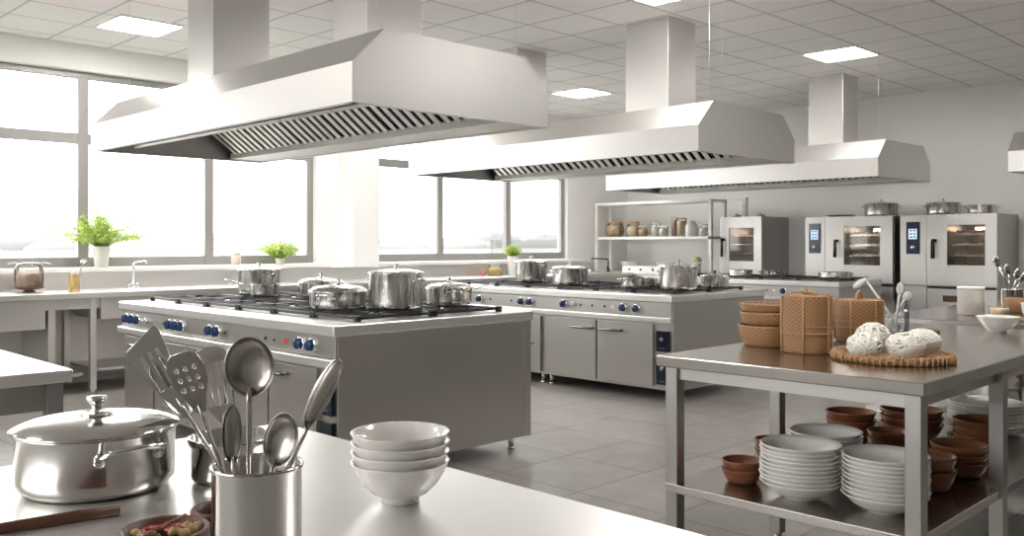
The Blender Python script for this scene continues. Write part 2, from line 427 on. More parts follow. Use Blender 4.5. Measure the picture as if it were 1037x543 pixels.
# ------------------------------------------------------------------ cooking ranges
def bars(b, pts, w, z0, z1):
    (x0, y0), (x1, y1) = pts
    d = Vector((x1-x0, y1-y0)); d.normalize(); n = Vector((-d.y, d.x))*w/2
    vs = []
    for z in (z0, z1):
        for (x, y, s) in ((x0,y0,1),(x1,y1,1),(x1,y1,-1),(x0,y0,-1)): vs.append(b.bm.verts.new((x+n.x*s, y+n.y*s, z)))
    for f in ((0,3,2,1),(4,5,6,7),(0,1,5,4),(1,2,6,5),(2,3,7,6),(3,0,4,7)): b.bm.faces.new([vs[i] for i in f])
def make_range(X0, Y0, D, L, doors, knobs, dots, leds, panels, legs, label, grate_y, ncol, rows=2, backdoor=True):
    t = thing('cooking_range', label, 'cooking range', (X0, Y0, 0), 0, 'island cooking ranges')
    T = .935
    B().box(0, D, 0, L, T-.066, T, .010).add('worktop', M['top'], t)
    B().box(.045, D-.045, .012, L-.012, .10, T-.066).add('body', M['range_steel'], t)
    # end panel nearest the viewer with a thin raised border
    e = B(); e.box(.03, D-.03, .004, .012, .095, T-.066, .001); e.box(.03, D-.03, .001, .004, T-.115, T-.07); e.box(.03,.10,.001,.004,.095,T-.115); e.box(D-.10,D-.03,.001,.004,.095,T-.115)
    e.add('end_panel', M['range_steel'], t)
    B().box(.022, .045, .015, L-.015, .745, T-.067, .003).add('control_panel', M['range_steel'], t)
    B().box(-.012, .05, .005, L-.005, .692, .742, .008).add('front_rail', M['top'], t)
    for (a, b_, hy0, hy1, hz) in doors:
        d = B().box(.018, .045, a+.004, b_-.004, .125, .672, .003).add('door', M['range_steel'], t)
        if hy0 is not None:
            hb = B(); hb.tube([(.018,hy0,hz), (-.022,hy0,hz), (-.030,hy0+.02,hz), (-.030,hy1-.02,hz), (-.022,hy1,hz), (.018,hy1,hz)], .012, 8)
            sub(hb.add('handle', M['dark_chrome'], d), 'dark polished bar handle')
    for (a, b_, z0, z1) in panels:
        p = B().box(.016, .045, a, b_, z0, z1, .002).add('switch_panel', M['darknavy'], t)
        zc = (z0+z1)/2
        q = B(); q.cyl((.016,(a+b_)/2,zc+.02), .018, -.012, 'x', 16); q.add('dial', M['chrome'], p)
        q = B(); 
        for s in (-1, 0, 1): q.cyl((.016,(a+b_)/2+s*.02,z0+.03), .005, -.003, 'x', 8)
        q.add('button', M['icon'], p)
    for (y, big) in knobs:
        r = .036 if big else .020
        k = B(); k.lathe([(0,0),(r+.006,0),(r+.006,.010),(r+.001,.014),(0,.014)], 24, (.022,y,.806), 'x')
        bmesh.ops.scale(k.bm, vec=(-1,1,1), space=Matrix.Translation((-.022,0,0)), verts=k.bm.verts)
        kk = sub(k.add('knob', M['chrome'], t), 'round control knob with chrome bezel')
        c = B(); c.lathe([(r-.002,.012),(r-.004,.036),(r-.008,.040),(0,.040)], 24, (.022,y,.806), 'x'); c.box(.058, .066, y-.004, y+.004, .806-r+.008, .806+r-.008, .001)
        bmesh.ops.scale(c.bm, vec=(-1,1,1), space=Matrix.Translation((-.022,0,0)), verts=c.bm.verts)
        c.add('dial', M['blue'] if big else M['chrome'], kk)
    for y in dots: B().cyl((.020,y,.806), .011, -.0, 'x', 12).lathe([(0,-.006),(.010,-.006),(.012,.002)], 14, (.022,y,.806), 'x').add('igniter_button', M['blackplastic'], t)
    for y, c in leds: B().box(.016, .023, y-.016, y+.016, .792, .820, .002).add('indicator_light', M[c], t)
    for (x, y) in legs:
        lb = B(); lb.cyl((x,y,.02), .020, .085, 'z', 16); lb.cyl((x,y,0), .026, .02, 'z', 16); lb.add('leg', M['chrome'], t)
    # back side handle of the far doors, seen in profile past the end panel
    if backdoor:
        B().box(D-.045, D-.022, .03, L/2, .125, .78, .003).add('rear_door', M['range_steel'], t)
        B().tube([(D-.022,.05,.71),(D+.035,.05,.71),(D+.035,.22,.71),(D-.022,.22,.71)], .014, 8).add('handle', M['chrome'], t)
    # burners and grates
    y0, y1 = grate_y; cw = (y1-y0)/ncol
    xs = [.21, .21+(D-.45)/rows] if rows == 2 else [.21]
    rw = (D-.45)/rows
    for x0 in xs:
        for k in range(ncol):
            ya, yb = y0+k*cw+.008, y0+(k+1)*cw-.008; xa, xb = x0+.008, x0+rw-.008
            cx, cy = (xa+xb)/2, (ya+yb)/2
            g = B(); z0, z1 = T+.012, T+.030; w = .016
            for p in (((xa,ya),(xb,ya)), ((xa,yb),(xb,yb)), ((xa,ya),(xa,yb)), ((xb,ya),(xb,yb)), ((xa,cy),(cx-.05,cy)), ((xb,cy),(cx+.05,cy)), ((cx,ya),(cx,cy-.05)), ((cx,yb),(cx,cy+.05)),
                      ((xa,ya+.11),(cx-.09,ya+.11)), ((xb,ya+.11),(cx+.09,ya+.11)), ((xa,yb-.11),(cx-.09,yb-.11)), ((xb,yb-.11),(cx+.09,yb-.11))): bars(g, p, w, z0, z1)
            for px in (xa, xb):
                for py in (ya, yb): g.box(px-.016, px+.016, py-.016, py+.016, T-.001, z1+.004)
            g.add('grate', M['black'], t)
            n = B(); n.lathe([(0,.0),(.075,.0),(.075,.004),(.05,.007),(.05,.014),(.046,.020),(0,.021)], 24, (cx,cy,T-.0005)); n.add('burner', M['black'], t)
    return t
# front left range
R1X, R1Y = 2.83, 4.22
kn1 = [4.465, 4.585, 5.60, 5.70, 6.13, 6.22, 6.31, 6.87, 6.97, 7.07]
make_range(R1X, R1Y, 1.60, 2.98,
    [(.20,.73,.52,.70,.615), (.74,1.27,None,None,0), (1.29,1.82,1.60,1.78,.615), (1.83,2.36,None,0,0), (2.38,2.90,2.50,2.72,.615)],
    [(y-R1Y, True) for y in kn1] + [(6.73-R1Y, False)], [4.99-R1Y, 4.89-R1Y, 5.50-R1Y, 6.43-R1Y], [(4.75-R1Y, 'led')],
    [(.05,.17,.42,.63), (.05,.17,.16,.38)], [(.12,.10),(.12,1.27),(.12,1.83),(.12,2.88),(1.48,.10),(1.48,2.88),(.8,2.88)],
    'long island range at front left, topped with five lidded pots and pans', (.08, 2.86), 6)
R2X, R2Y = 6.50, 4.55
make_range(R2X, R2Y, 1.60, 3.05,
    [(.21,.85,.55,.80,.60), (.86,1.49,.89,1.14,.60), (1.57,2.20,None,0,0), (2.21,2.84,2.3,2.5,.6)],
    [(y-R2Y, True) for y in (4.94,5.09,5.81,6.26,6.38,7.0)] + [(5.69-R2Y, False)], [5.60-R2Y, 5.31-R2Y, 5.46-R2Y, 6.84-R2Y, 6.53-R2Y], [(5.21-R2Y, 'white_enamel')],
    [(.05,.175,.44,.62), (.05,.175,.15,.40)], [(.10,.08),(.10,1.49),(.10,1.60),(.10,2.9),(1.5,.08),(1.5,2.9)],
    'middle island range with blue knobs, second from the front, under the middle hood', (.12, 2.85), 6, backdoor=False)
R3X, R3Y = 10.20, 4.78
make_range(R3X, R3Y, 1.22, 2.85,
    [(.30,.95,.6,.8,.60), (.96,1.6,1.0,1.2,.60), (1.65,2.25,None,0,0), (2.26,2.8,None,0,0)],
    [(5.50-R3Y, True), (6.45-R3Y,True)], [5.72-R3Y,5.90-R3Y], [(5.63-R3Y,'white_enamel')],
    [(.05,.175,.44,.62), (.05,.175,.15,.40)], [(.10,.08),(.10,2.7),(1.1,.08),(1.1,2.7)],
    'rear island range in front of the ovens, carrying low pans', (.10, 2.7), 5, backdoor=False)

# ------------------------------------------------------------------ pots and pans
def pot(name, label, R, Hh, loc, ang=0.0, lid=True, handles='loop', knob='spool', cat='pot', group=None, blackk=False, dome=None, longang=None, material=None):
    t = thing(name, label, cat, loc, ang, group)
    mt = material or M['pan']
    c = min(.022, Hh*.2)
    prof = [(0,0), (R-c,0), (R-c*.5,c*.15), (R-.001,c*.7), (R,c*1.4), (R,Hh-.006), (R+.004,Hh-.003), (R+.004,Hh), (R-.003,Hh), (R-.004,c), (R-c,.004), (0,.004)]
    B().lathe(prof, 64).add('body', mt, t)
    s = max(.35, min(1.0, R/.145))
    if lid:
        dm = dome if dome is not None else R*.11
        lp = [(R+.001, Hh+.0005), (R+.008, Hh+.001), (R+.009, Hh+.004), (R+.003, Hh+.0065)]
        n = 8
        for i in range(1, n+1):
            a = i/n
            lp.append(((R-.002)*math.cos(a*PI/2), Hh+.0065+dm*math.sin(a*PI/2)))
        lp[-1] = (0, Hh+.0065+dm)
        lp.append((0, Hh+.003+dm*.9)); lp.append((R*.7, Hh+.003+dm*.4)); lp.append((R+.001, Hh+.0005))
        l = B().lathe(lp, 64).add('lid', mt, t)
        zt = Hh+.0055+dm
        k = B()
        kp = [(0,0),(.028,0),(.030,.002),(.028,.005),(.013,.006),(.010,.011),(.0095,.018),(.013,.025),(.0185,.029),(.0195,.033),(.017,.037),(0,.038)]
        k.lathe([(r*s, z*s) for r, z in kp], 28, (0,0,zt))
        k.add('knob', M['blackplastic'] if blackk else M['chrome'], l)
    def loop(a, zz):
        h = B(); w = .055*s; o = .036*s; pts = []
        for (u, v, dz) in ((-w,0,-.012*s),(-w,o*.5,-.004*s),(-w*.9,o*.95,.004*s),(-w*.5,o*1.08,.006*s),(0,o*1.12,.007*s),(w*.5,o*1.08,.006*s),(w*.9,o*.95,.004*s),(w,o*.5,-.004*s),(w,0,-.012*s)):
            # follow the round wall
            base = math.sqrt(max(R*R-u*u, 0)) if v == 0 else math.sqrt(R*R-w*w)
            pts.append(((base+v-(.002 if v == 0 else 0)), u, zz+dz))
        h.tube(pts, .0058*s, 10)
        for sg in (-1, 1):
            h.lathe([(0,.0),(.012*s,.0),(.012*s,.003),(.007*s,.006),(0,.006)], 14, (math.sqrt(R*R-w*w)-.0015, sg*w, zz-.016*s), 'x')
        m4 = Matrix.Rotation(a, 4, 'Z'); bmesh.ops.transform(h.bm, matrix=m4, verts=h.bm.verts)
        h.add('handle', M['chrome'], t)
    zz = Hh*.80
    if handles in ('loop', 'both'):
        loop(0, zz)
        if handles == 'loop': loop(PI, zz)
    if handles in ('long', 'both'):
        a = PI if longang is None else longang
        h = B()
        h.tube([(R-.004,0,Hh-.025), (R+.04,0,Hh-.012), (R+.10,0,Hh+.012), (R+.17,0,Hh+.035), (R+.21,0,Hh+.045)], .008, 8, radii=[.007,.006,.008,.009,.008], flat=.5)
        bmesh.ops.transform(h.bm, matrix=Matrix.Rotation(a, 4, 'Z'), verts=h.bm.verts)
        h.add('handle', M['chrome'], t)
    return t
ZG = .935+.0345
CAMDIR = -3*PI/4
pot('stock_pot', 'tall lidded stock pot on the near right corner of the front left range', .174, .225, (3.635,4.71,ZG), CAMDIR+1.05, group='pots on the front left range')
pot('saucepan', 'low lidded saucepan right of the tall stock pot on the front left range', .158, .112, (4.09,4.70,ZG), CAMDIR+.3, handles='both', longang=.75, group='pots on the front left range', dome=.032)
pot('saute_pan', 'wide low lidded pan just left of the tall stock pot, nearest the front edge', .182, .105, (3.375,4.985,ZG), CAMDIR-.25, group='pots on the front left range', dome=.040)
pot('saute_pan', 'wide low lidded pan standing behind the front pan on the front left range', .172, .105, (4.05,6.22,ZG), CAMDIR-1.3, group='pots on the front left range', dome=.034)
pot('stock_pot', 'tall lidded stock pot at the far left end of the front left range', .172, .195, (3.90,6.93,ZG), CAMDIR+.7, group='pots on the front left range')
pot('saucepan', 'small open saucepan with a long handle between the pots on the front left range', .115, .095, (3.72,6.52,ZG), CAMDIR, lid=False, handles='long', longang=-.9, group='pots on the front left range', cat='saucepan')
g2 = 'pots on the middle range'
pot('stock_pot', 'tall lidded pot at the far left end of the middle range', .178, .215, (7.28,6.98,ZG), CAMDIR+.8, group=g2)
pot('stock_pot', 'medium lidded pot with raised handle, second from the left on the middle range', .182, .165, (7.0,6.15,ZG), CAMDIR-1.2, group=g2)
pot('saucepan', 'low open pan at the front of the middle range', .128, .09, (6.92,5.27,ZG), CAMDIR+1.3, lid=False, handles='loop', group=g2)
pot('saucepan', 'smaller low pan half hidden behind the tall pot on the middle range', .095, .085, (7.22,5.35,ZG), CAMDIR+.9, lid=False, handles='loop', group=g2)
pot('stock_pot', 'tall lidded pot on the near right corner of the middle range', .170, .205, (6.97,4.80,ZG), CAMDIR+1.25, group=g2)
pot('saucepan', 'small dark-knobbed lidded pot at the right end of the middle range', .130, .105, (7.58,4.80,ZG), CAMDIR+.9, blackk=True, group=g2)
g3 = 'pans on the rear range'
pot('saucepan', 'low pan at the left end of the rear range', .15, .075, (10.52,6.27,ZG), CAMDIR-1, lid=False, handles='loop', group=g3)
pot('saucepan', 'low pan beside the leftmost pan on the rear range', .16, .07, (10.75,5.93,ZG), CAMDIR+.9, lid=False, handles='loop', group=g3)
pot('saute_pan', 'shallow pan at the right end of the rear range', .20, .07, (10.62,5.02,ZG), CAMDIR-1, lid=False, handles='loop', group=g3)

# ------------------------------------------------------------------ steel tables
def table(name, label, X0, X1, Y0, Y1, legx, shelf=None, topm=None, T=.935, apron=.05, cat='table', group='steel work tables', th=.045):
    t = thing(name, label, cat, (X0, Y0, 0), 0, group)
    W, L = X1-X0, Y1-Y0
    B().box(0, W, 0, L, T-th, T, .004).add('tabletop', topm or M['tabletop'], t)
    a = B(); i = .045
    a.box(i, W-i, i, i+.02, T-th-apron, T-th).box(i, W-i, L-i-.02, L-i, T-th-apron, T-th).box(i, i+.02, i+.02, L-i-.02, T-th-apron, T-th).box(W-i-.02, W-i, i+.02, L-i-.02, T-th-apron, T-th)
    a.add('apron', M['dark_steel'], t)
    for x in legx:
        for y in (.02, L-.08):
            x_ = x-X0
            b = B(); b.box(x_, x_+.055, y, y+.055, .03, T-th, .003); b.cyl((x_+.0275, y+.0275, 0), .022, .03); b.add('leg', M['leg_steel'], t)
    if shelf:
        B().box(.02, W-.02, .03, L-.03, shelf-.035, shelf, .003).add('shelf', M['tabletop'], t)
    return t
SH = .42
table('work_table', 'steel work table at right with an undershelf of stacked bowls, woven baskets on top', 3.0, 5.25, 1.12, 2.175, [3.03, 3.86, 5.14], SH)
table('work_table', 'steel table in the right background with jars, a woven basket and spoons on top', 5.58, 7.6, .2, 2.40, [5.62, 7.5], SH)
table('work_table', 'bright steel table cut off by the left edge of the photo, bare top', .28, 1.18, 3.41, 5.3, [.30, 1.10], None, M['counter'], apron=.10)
table('work_table', 'foreground steel counter at the bottom carrying the big pot, canister and white bowls', .30, 1.20, -.6, 2.02, [.32, 1.12], None, M['counter'])

# ------------------------------------------------------------------ foreground things
TZ = .9355
pot('casserole_pot', 'large polished lidded pot in the foreground at the lower left', .137, .109, at(-.772,1.68,TZ), math.radians(-86), cat='pot', dome=.017, material=M['pot'])
# small pot behind the canister
pb = thing('small_pot', 'small open steel pot standing behind the utensil canister', 'pot', (.850,1.612,TZ))
B().lathe([(0,0),(.070,0),(.077,.006),(.078,.012),(.078,.066),(.082,.069),(.083,.080),(.080,.082),(.076,.080),(.075,.012),(.07,.004),(0,.004)], 56).add('body', M['pot'], pb)
# utensil canister
cr, cd = -.33, 1.17
cpos = at(cr, cd, TZ)
cn = thing('utensil_canister', 'tall steel canister in the foreground filled with spoons and spatulas', 'canister', cpos)
B().lathe([(0,0),(.054,0),(.0565,.003),(.0565,.158),(.0585,.160),(.0590,.1635),(.057,.166),(.0545,.164),(.0545,.006),(0,.005)], 64).add('body', M['pot'], cn)

def frame_between(base, tip, face=(-1,-1,0), roll=0):
    z = (Vector(tip)-Vector(base)); ln = z.length; z.normalize()
    f = Vector(face).normalized()
    y = -(f - z*f.dot(z)); y.normalize()       # local -Y looks along face
    x = y.cross(z)
    m = Matrix((x, y, z)).transposed().to_4x4()
    if roll: m = m @ Matrix.Rotation(roll, 4, 'Z')
    return m, ln
def ell(cx, cz, a, b, n=20, ph=0): return [(cx+a*math.cos(2*PI*i/n+ph), cz+b*math.sin(2*PI*i/n+ph)) for i in range(n)]
def slot(x, z0, z1, w): return [(x-w,z0),(x+w,z0),(x+w*1.0,z1-w*.3),(x+w*.5,z1),(x-w*.5,z1),(x-w,z1-w*.3)]
def utensil(name, label, base, tip, kind, cat, roll=0, hl=.09, w=.03, shaft=.0045, head_mat=None):
    m, ln = frame_between(base, tip, roll=roll)
    t = thing(name, label, cat, base, 0, 'utensils in the foreground canister')
    t.rotation_euler = m.to_euler()
    s0 = ln-hl; hm = head_mat or M['utensil']
    if kind in ('slotted', 'perforated', 'forked'):
        if kind == 'slotted':
            out = [(-.007,s0),(.007,s0),(w*.55,s0+.018),(w,ln-.008),(w*.9,ln),(-w*.9,ln-.012),(-w,ln-.022),(-w*.55,s0+.015)]
            ho = [slot(x, s0+.026, ln-.026, .0034) for x in (-w*.42, 0, w*.42)]
        elif kind == 'perforated':
            out = [(-.006,s0),(.006,s0),(w*.6,s0+.020),(w*.9,s0+.035),(w,ln-.018),(w*.85,ln-.006),(w*.5,ln),(-w*.5,ln),(-w*.85,ln-.006),(-w,ln-.018),(-w*.9,s0+.035),(-w*.6,s0+.020)]
            ho = [ell(x*w*.5, ln-.020-j*.013, .0038, .0038, 12) for j in range(3) for x in (-1,0,1)]
        else:
            out = [(-.006,s0),(.006,s0),(w*.55,s0+.015),(w*.9,ln-.022),(w*.85,ln-.008),(w*.5,ln-.001),(0,ln+.001),(-w*.5,ln-.001),(-w*.85,ln-.008),(-w*.9,ln-.022),(-w*.55,s0+.015)]
            ho = [slot(x, s0+.022, ln-.020, .0042) for x in (-w*.52, -w*.17, w*.17, w*.52)]
        plate('head', [out]+ho, .0012, hm, t, .0005)
    elif kind in ('ladle', 'spoon'):
        b = B(); rx, rz, dp = w, hl/2, .32*w+.006; n = 9
        prof = [(math.sin(i/n*PI/2), 1-math.cos(i/n*PI/2)) for i in range(n+1)]
        pp = [(r, v*1.0) for r, v in prof] + [(.97, 1.0)] + [(r*.95, v*.93+.07) for r, v in reversed(prof[:-1])]
        b.lathe([(r, -dp*(1-v)) for r, v in pp], 36, (0,0,0), 'y')
        for v in b.bm.verts: v.co = Vector((v.co.x*rx, -v.co.y, v.co.z*rz + s0+rz))
        b.add('bowl', hm, t)
    elif kind == 'whisk':
        b = B()
        for k in range(5):
            a = k*PI/5; pts = []
            for i in range(17):
                u = i/16*2*PI-PI/2
                q = s0+hl/2+hl/2*math.sin(u); rr = w*math.cos(u)*(.35+.65*(q-s0)/hl)
                pts.append((rr*math.cos(a), rr*math.sin(a)*.5, q))
            b.tube(pts, .0010, 5, closed=True)
        b.add('wires', M['chrome'], t)
    h = B()
    if kind in ('ladle',):
        h.tube([(0,0,0),(0,0,ln*.5),(0,.0,s0-.006),(0,.003,s0+.012)], shaft, 10, radii=[.0065,.0068,.0060,.0070], flat=.6)
    else:
        h.tube([(0,0,0),(0,0,ln*.4),(0,0,s0-.01),(0,.001,s0+.010)], shaft, 10, radii=[shaft*1.2,shaft*1.1,shaft*.8,shaft*.9], flat=.55)
    h.add('handle', M['utensil'], t)
    return t
def cb(dr, dd): return at(cr+dr, cd+dd, TZ+.009)
def tipat(dr, dd, z): return at(cr+dr, cd+dd, z)
utensil('slotted_turner', 'slotted turner leaning farthest left and up in the canister', cb(.042,.012), tipat(-.150,-.012,1.268), 'slotted', 'spatula', .05, .105, .026)
utensil('perforated_spatula', 'perforated rounded spatula in front, second from the left in the canister', cb(.018,-.016), tipat(-.079,-.058,1.250), 'perforated', 'spatula', -.1, .078, .0235)
utensil('slotted_spatula', 'tall spatula with four long slots, between the perforated spatula and the ladle', cb(.006,.012), tipat(-.076,.034,1.246), 'forked', 'spatula', .1, .10, .0265)
utensil('ladle', 'large round ladle standing upright in the middle of the canister', cb(-.008,-.004), tipat(-.007,-.012,1.266), 'ladle', 'ladle', 0, .078, .0325)
utensil('small_spoon', 'short dark spoon in front of the ladle shaft', cb(-.020,-.036), tipat(-.018,-.047,1.185), 'spoon', 'spoon', .5, .075, .0125, head_mat=M['dark_steel'])
utensil('skimmer_spoon', 'broad spoon leaning to the right low in the canister', cb(-.012,-.038), tipat(.047,-.032,1.172), 'spoon', 'spoon', -.35, .070, .024)
utensil('narrow_spoon', 'long narrow spoon leaning farthest right out of the canister', cb(-.035,.034), tipat(.110,-.015,1.238), 'spoon', 'spoon', 1.0, .105, .018)
o = utensil('serving_spoon', 'dark spoon leaning left out of the small pot behind the canister', at(-.562,1.741,TZ+.012), at(-.690,1.741,1.166), 'spoon', 'spoon', .6, .135, .028, .005, head_mat=M['dark_steel'])
del o['group']

# wooden bowls with spices at the bottom edge
def wbowl(name, label, loc, R, Hh, group=None, mt=None, cat='bowl'):
    b = B().lathe([(0,0),(R*.78,0),(R*.90,Hh*.12),(R,Hh*.5),(R,Hh-.003),(R-.003,Hh),(R-.008,Hh-.002),(R-.010,Hh*.5),(R*.74,.010),(0,.009)], 48)
    return tag(b.add(name, mt or M['terra'], None), label, cat, group, loc)
w1 = at(-.499, 1.300, TZ); w2 = at(-.456, 1.408, TZ)
wbowl('wooden_bowl', 'round wooden bowl of red chillies and nuts at the bottom edge, left of the canister', w1, .062, .042, None, M['wood'])
wbowl('wooden_bowl', 'small empty wooden bowl half hidden behind the canister', w2, .043, .040, None, M['wood'])
for i, (r, d, a) in enumerate(((-.022,.020,.3),(-.008,.030,1.2),(.004,.018,2.3),(-.030,.006,.9),(.012,.032,.2))):
    p = w1 + at(r, d, 0); c = B()
    pts = [(-.018+.006*j, .004*math.sin(j*.6), .002*math.cos(j)) for j in range(7)]
    c.tube(pts, .005, 8, radii=[.002,.0055,.0065,.006,.005,.0035,.0012])
    o = tag(c.add('red_chilli', M['chilli'], None), 'glossy red chilli in the wooden bowl, %s of the pile' % ['left','back','middle','far left','right'][i], 'chilli', 'red chillies in the wooden bowl', (p.x,p.y,TZ+.0335), a)
nutlab = ['farthest right','nearest the red chillies on the right','front right','front middle','front left','left rim','beside the spoon tip','back right']
for i, (r, d) in enumerate(((.034,.014),(.022,.026),(.030,-.004),(-.008,-.022),(-.026,-.018),(-.040,-.006),(.012,.004),(.036,.028))):
    p = w1 + at(r, d, 0); c = B().ball((0,0,0), .0085, 1.15, .95, .9, 2)
    for v in c.bm.verts: v.co *= 1+random.uniform(-.06,.06)
    tag(c.add('nut', M['nut'], None), 'pale brown nut in the wooden bowl, %s' % nutlab[i], 'nut', 'nuts in the wooden bowl', (p.x,p.y,TZ+.034), i)
sp = B(); sp.tube([(-.035,0,.006),(-.012,0,.004),(.010,0,.0),(.022,0,-.001)], .003, 8, radii=[.0025,.0028,.003,.004]); sp.ball((.032,0,-.001), .011, 1.2, .8, .35)
so = tag(sp.add('wooden_spoon', M['terra'], None), 'tiny wooden spoon lying across the nuts and chillies', 'spoon')
p = w1 + at(.006, -.010, 0); so.location = (p.x, p.y, TZ+.046); so.rotation_euler = (0, .05, PI+.3)
# wooden spatula lying on the counter
sa, sb_ = at(-.92, 1.313, TZ+.0075), at(-.650, 1.498, TZ+.0075)
m, ln = frame_between(sa, sb_, face=(0,0,1))
b = B(); b.tube([(0,0,0),(0,0,ln*.3),(0,0,ln*.8),(0,0,ln)], .010, 10, radii=[.006,.009,.011,.008], flat=.55)
o = tag(b.add('wooden_spatula_handle', M['wood'], None), 'dark reddish wooden utensil handle lying in front of the large pot', 'wooden utensil'); o.name = 'wooden_utensil'
o.location = sa; o.rotation_euler = m.to_euler()
# stack of white bowls
R, Hb = .0855, .072
bp = [(0,.006),(.028,.006),(.030,0),(.033,0),(.034,.009),(.050,.018),(.066,.034),(.077,.052),(R-.001,Hb-.003),(R+.0008,Hb-.001),(R,Hb),(R-.003,Hb-.001),(.0735,.053),(.062,.036),(.046,.021),(.028,.0125),(0,.012)]
bowl0 = tag(B().lathe(bp, 72).add('white_bowl', M['porcelain'], None), '', 'bowl', 'stack of white bowls in the foreground')
for k in range(4):
    o = bowl0 if k == 0 else dup(bowl0)
    o.location = (.979, 1.255, TZ+k*.0168); o.rotation_euler = (0, 0, k)
    o['label'] = ['bottom white bowl, resting on the foreground counter, of the stack of four','third white bowl from the top of the foreground stack','second white bowl from the top of the foreground stack','top white bowl of the foreground stack of four, its inside visible'][k]

# ------------------------------------------------------------------ right table, top
def weave_bowl(name, label, loc, R, Rb, Hh, group=None, parent=None, seg=96, rows=10):
    outer = [(Rb+(R-Rb)*math.sin(i/rows*PI/2)**.8, Hh*i/rows) for i in range(rows+1)]
    prof = [(0,0),(Rb*.95,0)] + outer + [(outer[-1][0]-.006, Hh), (outer[-2][0]-.009, Hh*.9), (Rb*.95,.008), (0,.008)]
    n = len(outer)
    def disp(k, i):
        if 2 <= k < 2+n-1: return .0016*(1 if (i//2+k) % 2 else -1)
        return 0
    b = B().lathe(prof, seg, disp=disp)
    o = b.add(name, M['straw'], parent)
    rim = B(); pts = []
    rim.tube([((R-.002)*math.cos(2*PI*i/48), (R-.002)*math.sin(2*PI*i/48), Hh) for i in range(48)], .0055, 8, closed=True)
    rim.add('rim', M['strawrim'], o)
    if label: tag(o, label, 'woven bowl', group, loc)
    else: o.location = loc
    return o
bx, by = 3.66, 2.03
gz = 'stacked woven straw bowls'
weave_bowl('woven_bowl', 'bottom and widest of the three stacked woven straw bowls on the right table', (bx,by,TZ), .140, .112, .086, gz)
weave_bowl('woven_bowl', 'middle one of the three stacked woven straw bowls on the right table', (bx+.004,by,TZ+.0935), .132, .118, .050, gz)
weave_bowl('woven_bowl', 'top one of the three stacked woven straw bowls on the right table', (bx-.002,by+.002,TZ+.151), .128, .118, .030, gz)
def basket(label, loc, R, Hh, rz, seam, ring=False, tuft=False):
    t = thing('woven_basket', label, 'basket', loc, rz, 'tall lidded woven baskets')
    rows = 26
    def pf(z0, z1, n, bulge=.0):
        return [(R*(1-.06*(1-min(1,(z/Hh)/.18))**2)+bulge, z) for z in [z0+(z1-z0)*i/n for i in range(n+1)]]
    def disp_f(a, b_):
        def disp(k, i): return .0016*(1 if (i//2+k) % 2 else -1) if a <= k < b_ else 0
        return disp
    p = [(0,0),(R*.90,0)] + pf(.004, seam, 12); p += [(0, seam)]
    B().lathe(p, 112, disp=disp_f(2,15)).add('basket_base', M['straw'], t)
    q = [(0,seam+.001)] + [(R+.002,seam+.001),(R+.002,seam+.004)] + [(R+.002, seam+.004+(Hh-seam-.012)*i/18) for i in range(1,19)] + [(R-.004,Hh-.003),(R-.02,Hh)] + [(R*.5,Hh+.003),(0,Hh+.004)]
    B().lathe(q, 112, disp=disp_f(3,20)).add('basket_lid', M['straw'], t)
    s2 = B(); s2.tube([((R+.003)*math.cos(2*PI*i/64),(R+.003)*math.sin(2*PI*i/64),seam) for i in range(64)], .0035, 6, closed=True)
    s2.tube([((R+.003)*math.cos(2*PI*i/64),(R+.003)*math.sin(2*PI*i/64),seam+.028) for i in range(64)], .0025, 6, closed=True)
    s2.tube([((R-.002)*math.cos(2*PI*i/64),(R-.002)*math.sin(2*PI*i/64),Hh-.003) for i in range(64)], .0045, 6, closed=True)
    s2.add('binding', M['strawrim'], t)
    for a in (0, PI/3, 2*PI/3, PI, 4*PI/3, 5*PI/3):
        st = B(); pts = [((R+.0045)*math.cos(a),(R+.0045)*math.sin(a),z) for z in (.004,Hh*.3,Hh*.6,Hh-.004)] + [((R-.01)*math.cos(a),(R-.01)*math.sin(a),Hh+.004)]
        st.tube(pts, .0042, 6); st.add('strap', M['strap'], t)
    if ring:
        rb = B(); rb.tube([(.038*math.cos(PI*i/14), 0, Hh+.002+.034*math.sin(PI*i/14)) for i in range(15)], .0065, 8); rb.add('handle', M['strap'], t)
    if tuft:
        rb = B()
        for k in range(16):
            a = random.uniform(0, 2*PI); l = random.uniform(.03,.075)
            rb.tube([(0,0,Hh+.003),(l*.4*math.cos(a),l*.4*math.sin(a),Hh+.016),(l*math.cos(a),l*math.sin(a),Hh+random.uniform(.004,.02))], .0035, 5)
        rb.tube([(0,0,Hh),(.004,.0,Hh+.02),(.0,.006,Hh+.034)], .006, 6)
        rb.add('tied_straw_tuft', M['strap'], t)
basket('tall round woven basket with a tied straw tuft, standing right of the stacked straw bowls', (3.52,1.79,TZ), .102, .235, .35, .082, tuft=True)
basket('round woven basket with an arched handle on its lid, behind the yarn balls', (4.11,1.83,TZ), .105, .19, .1, .065, ring=True)
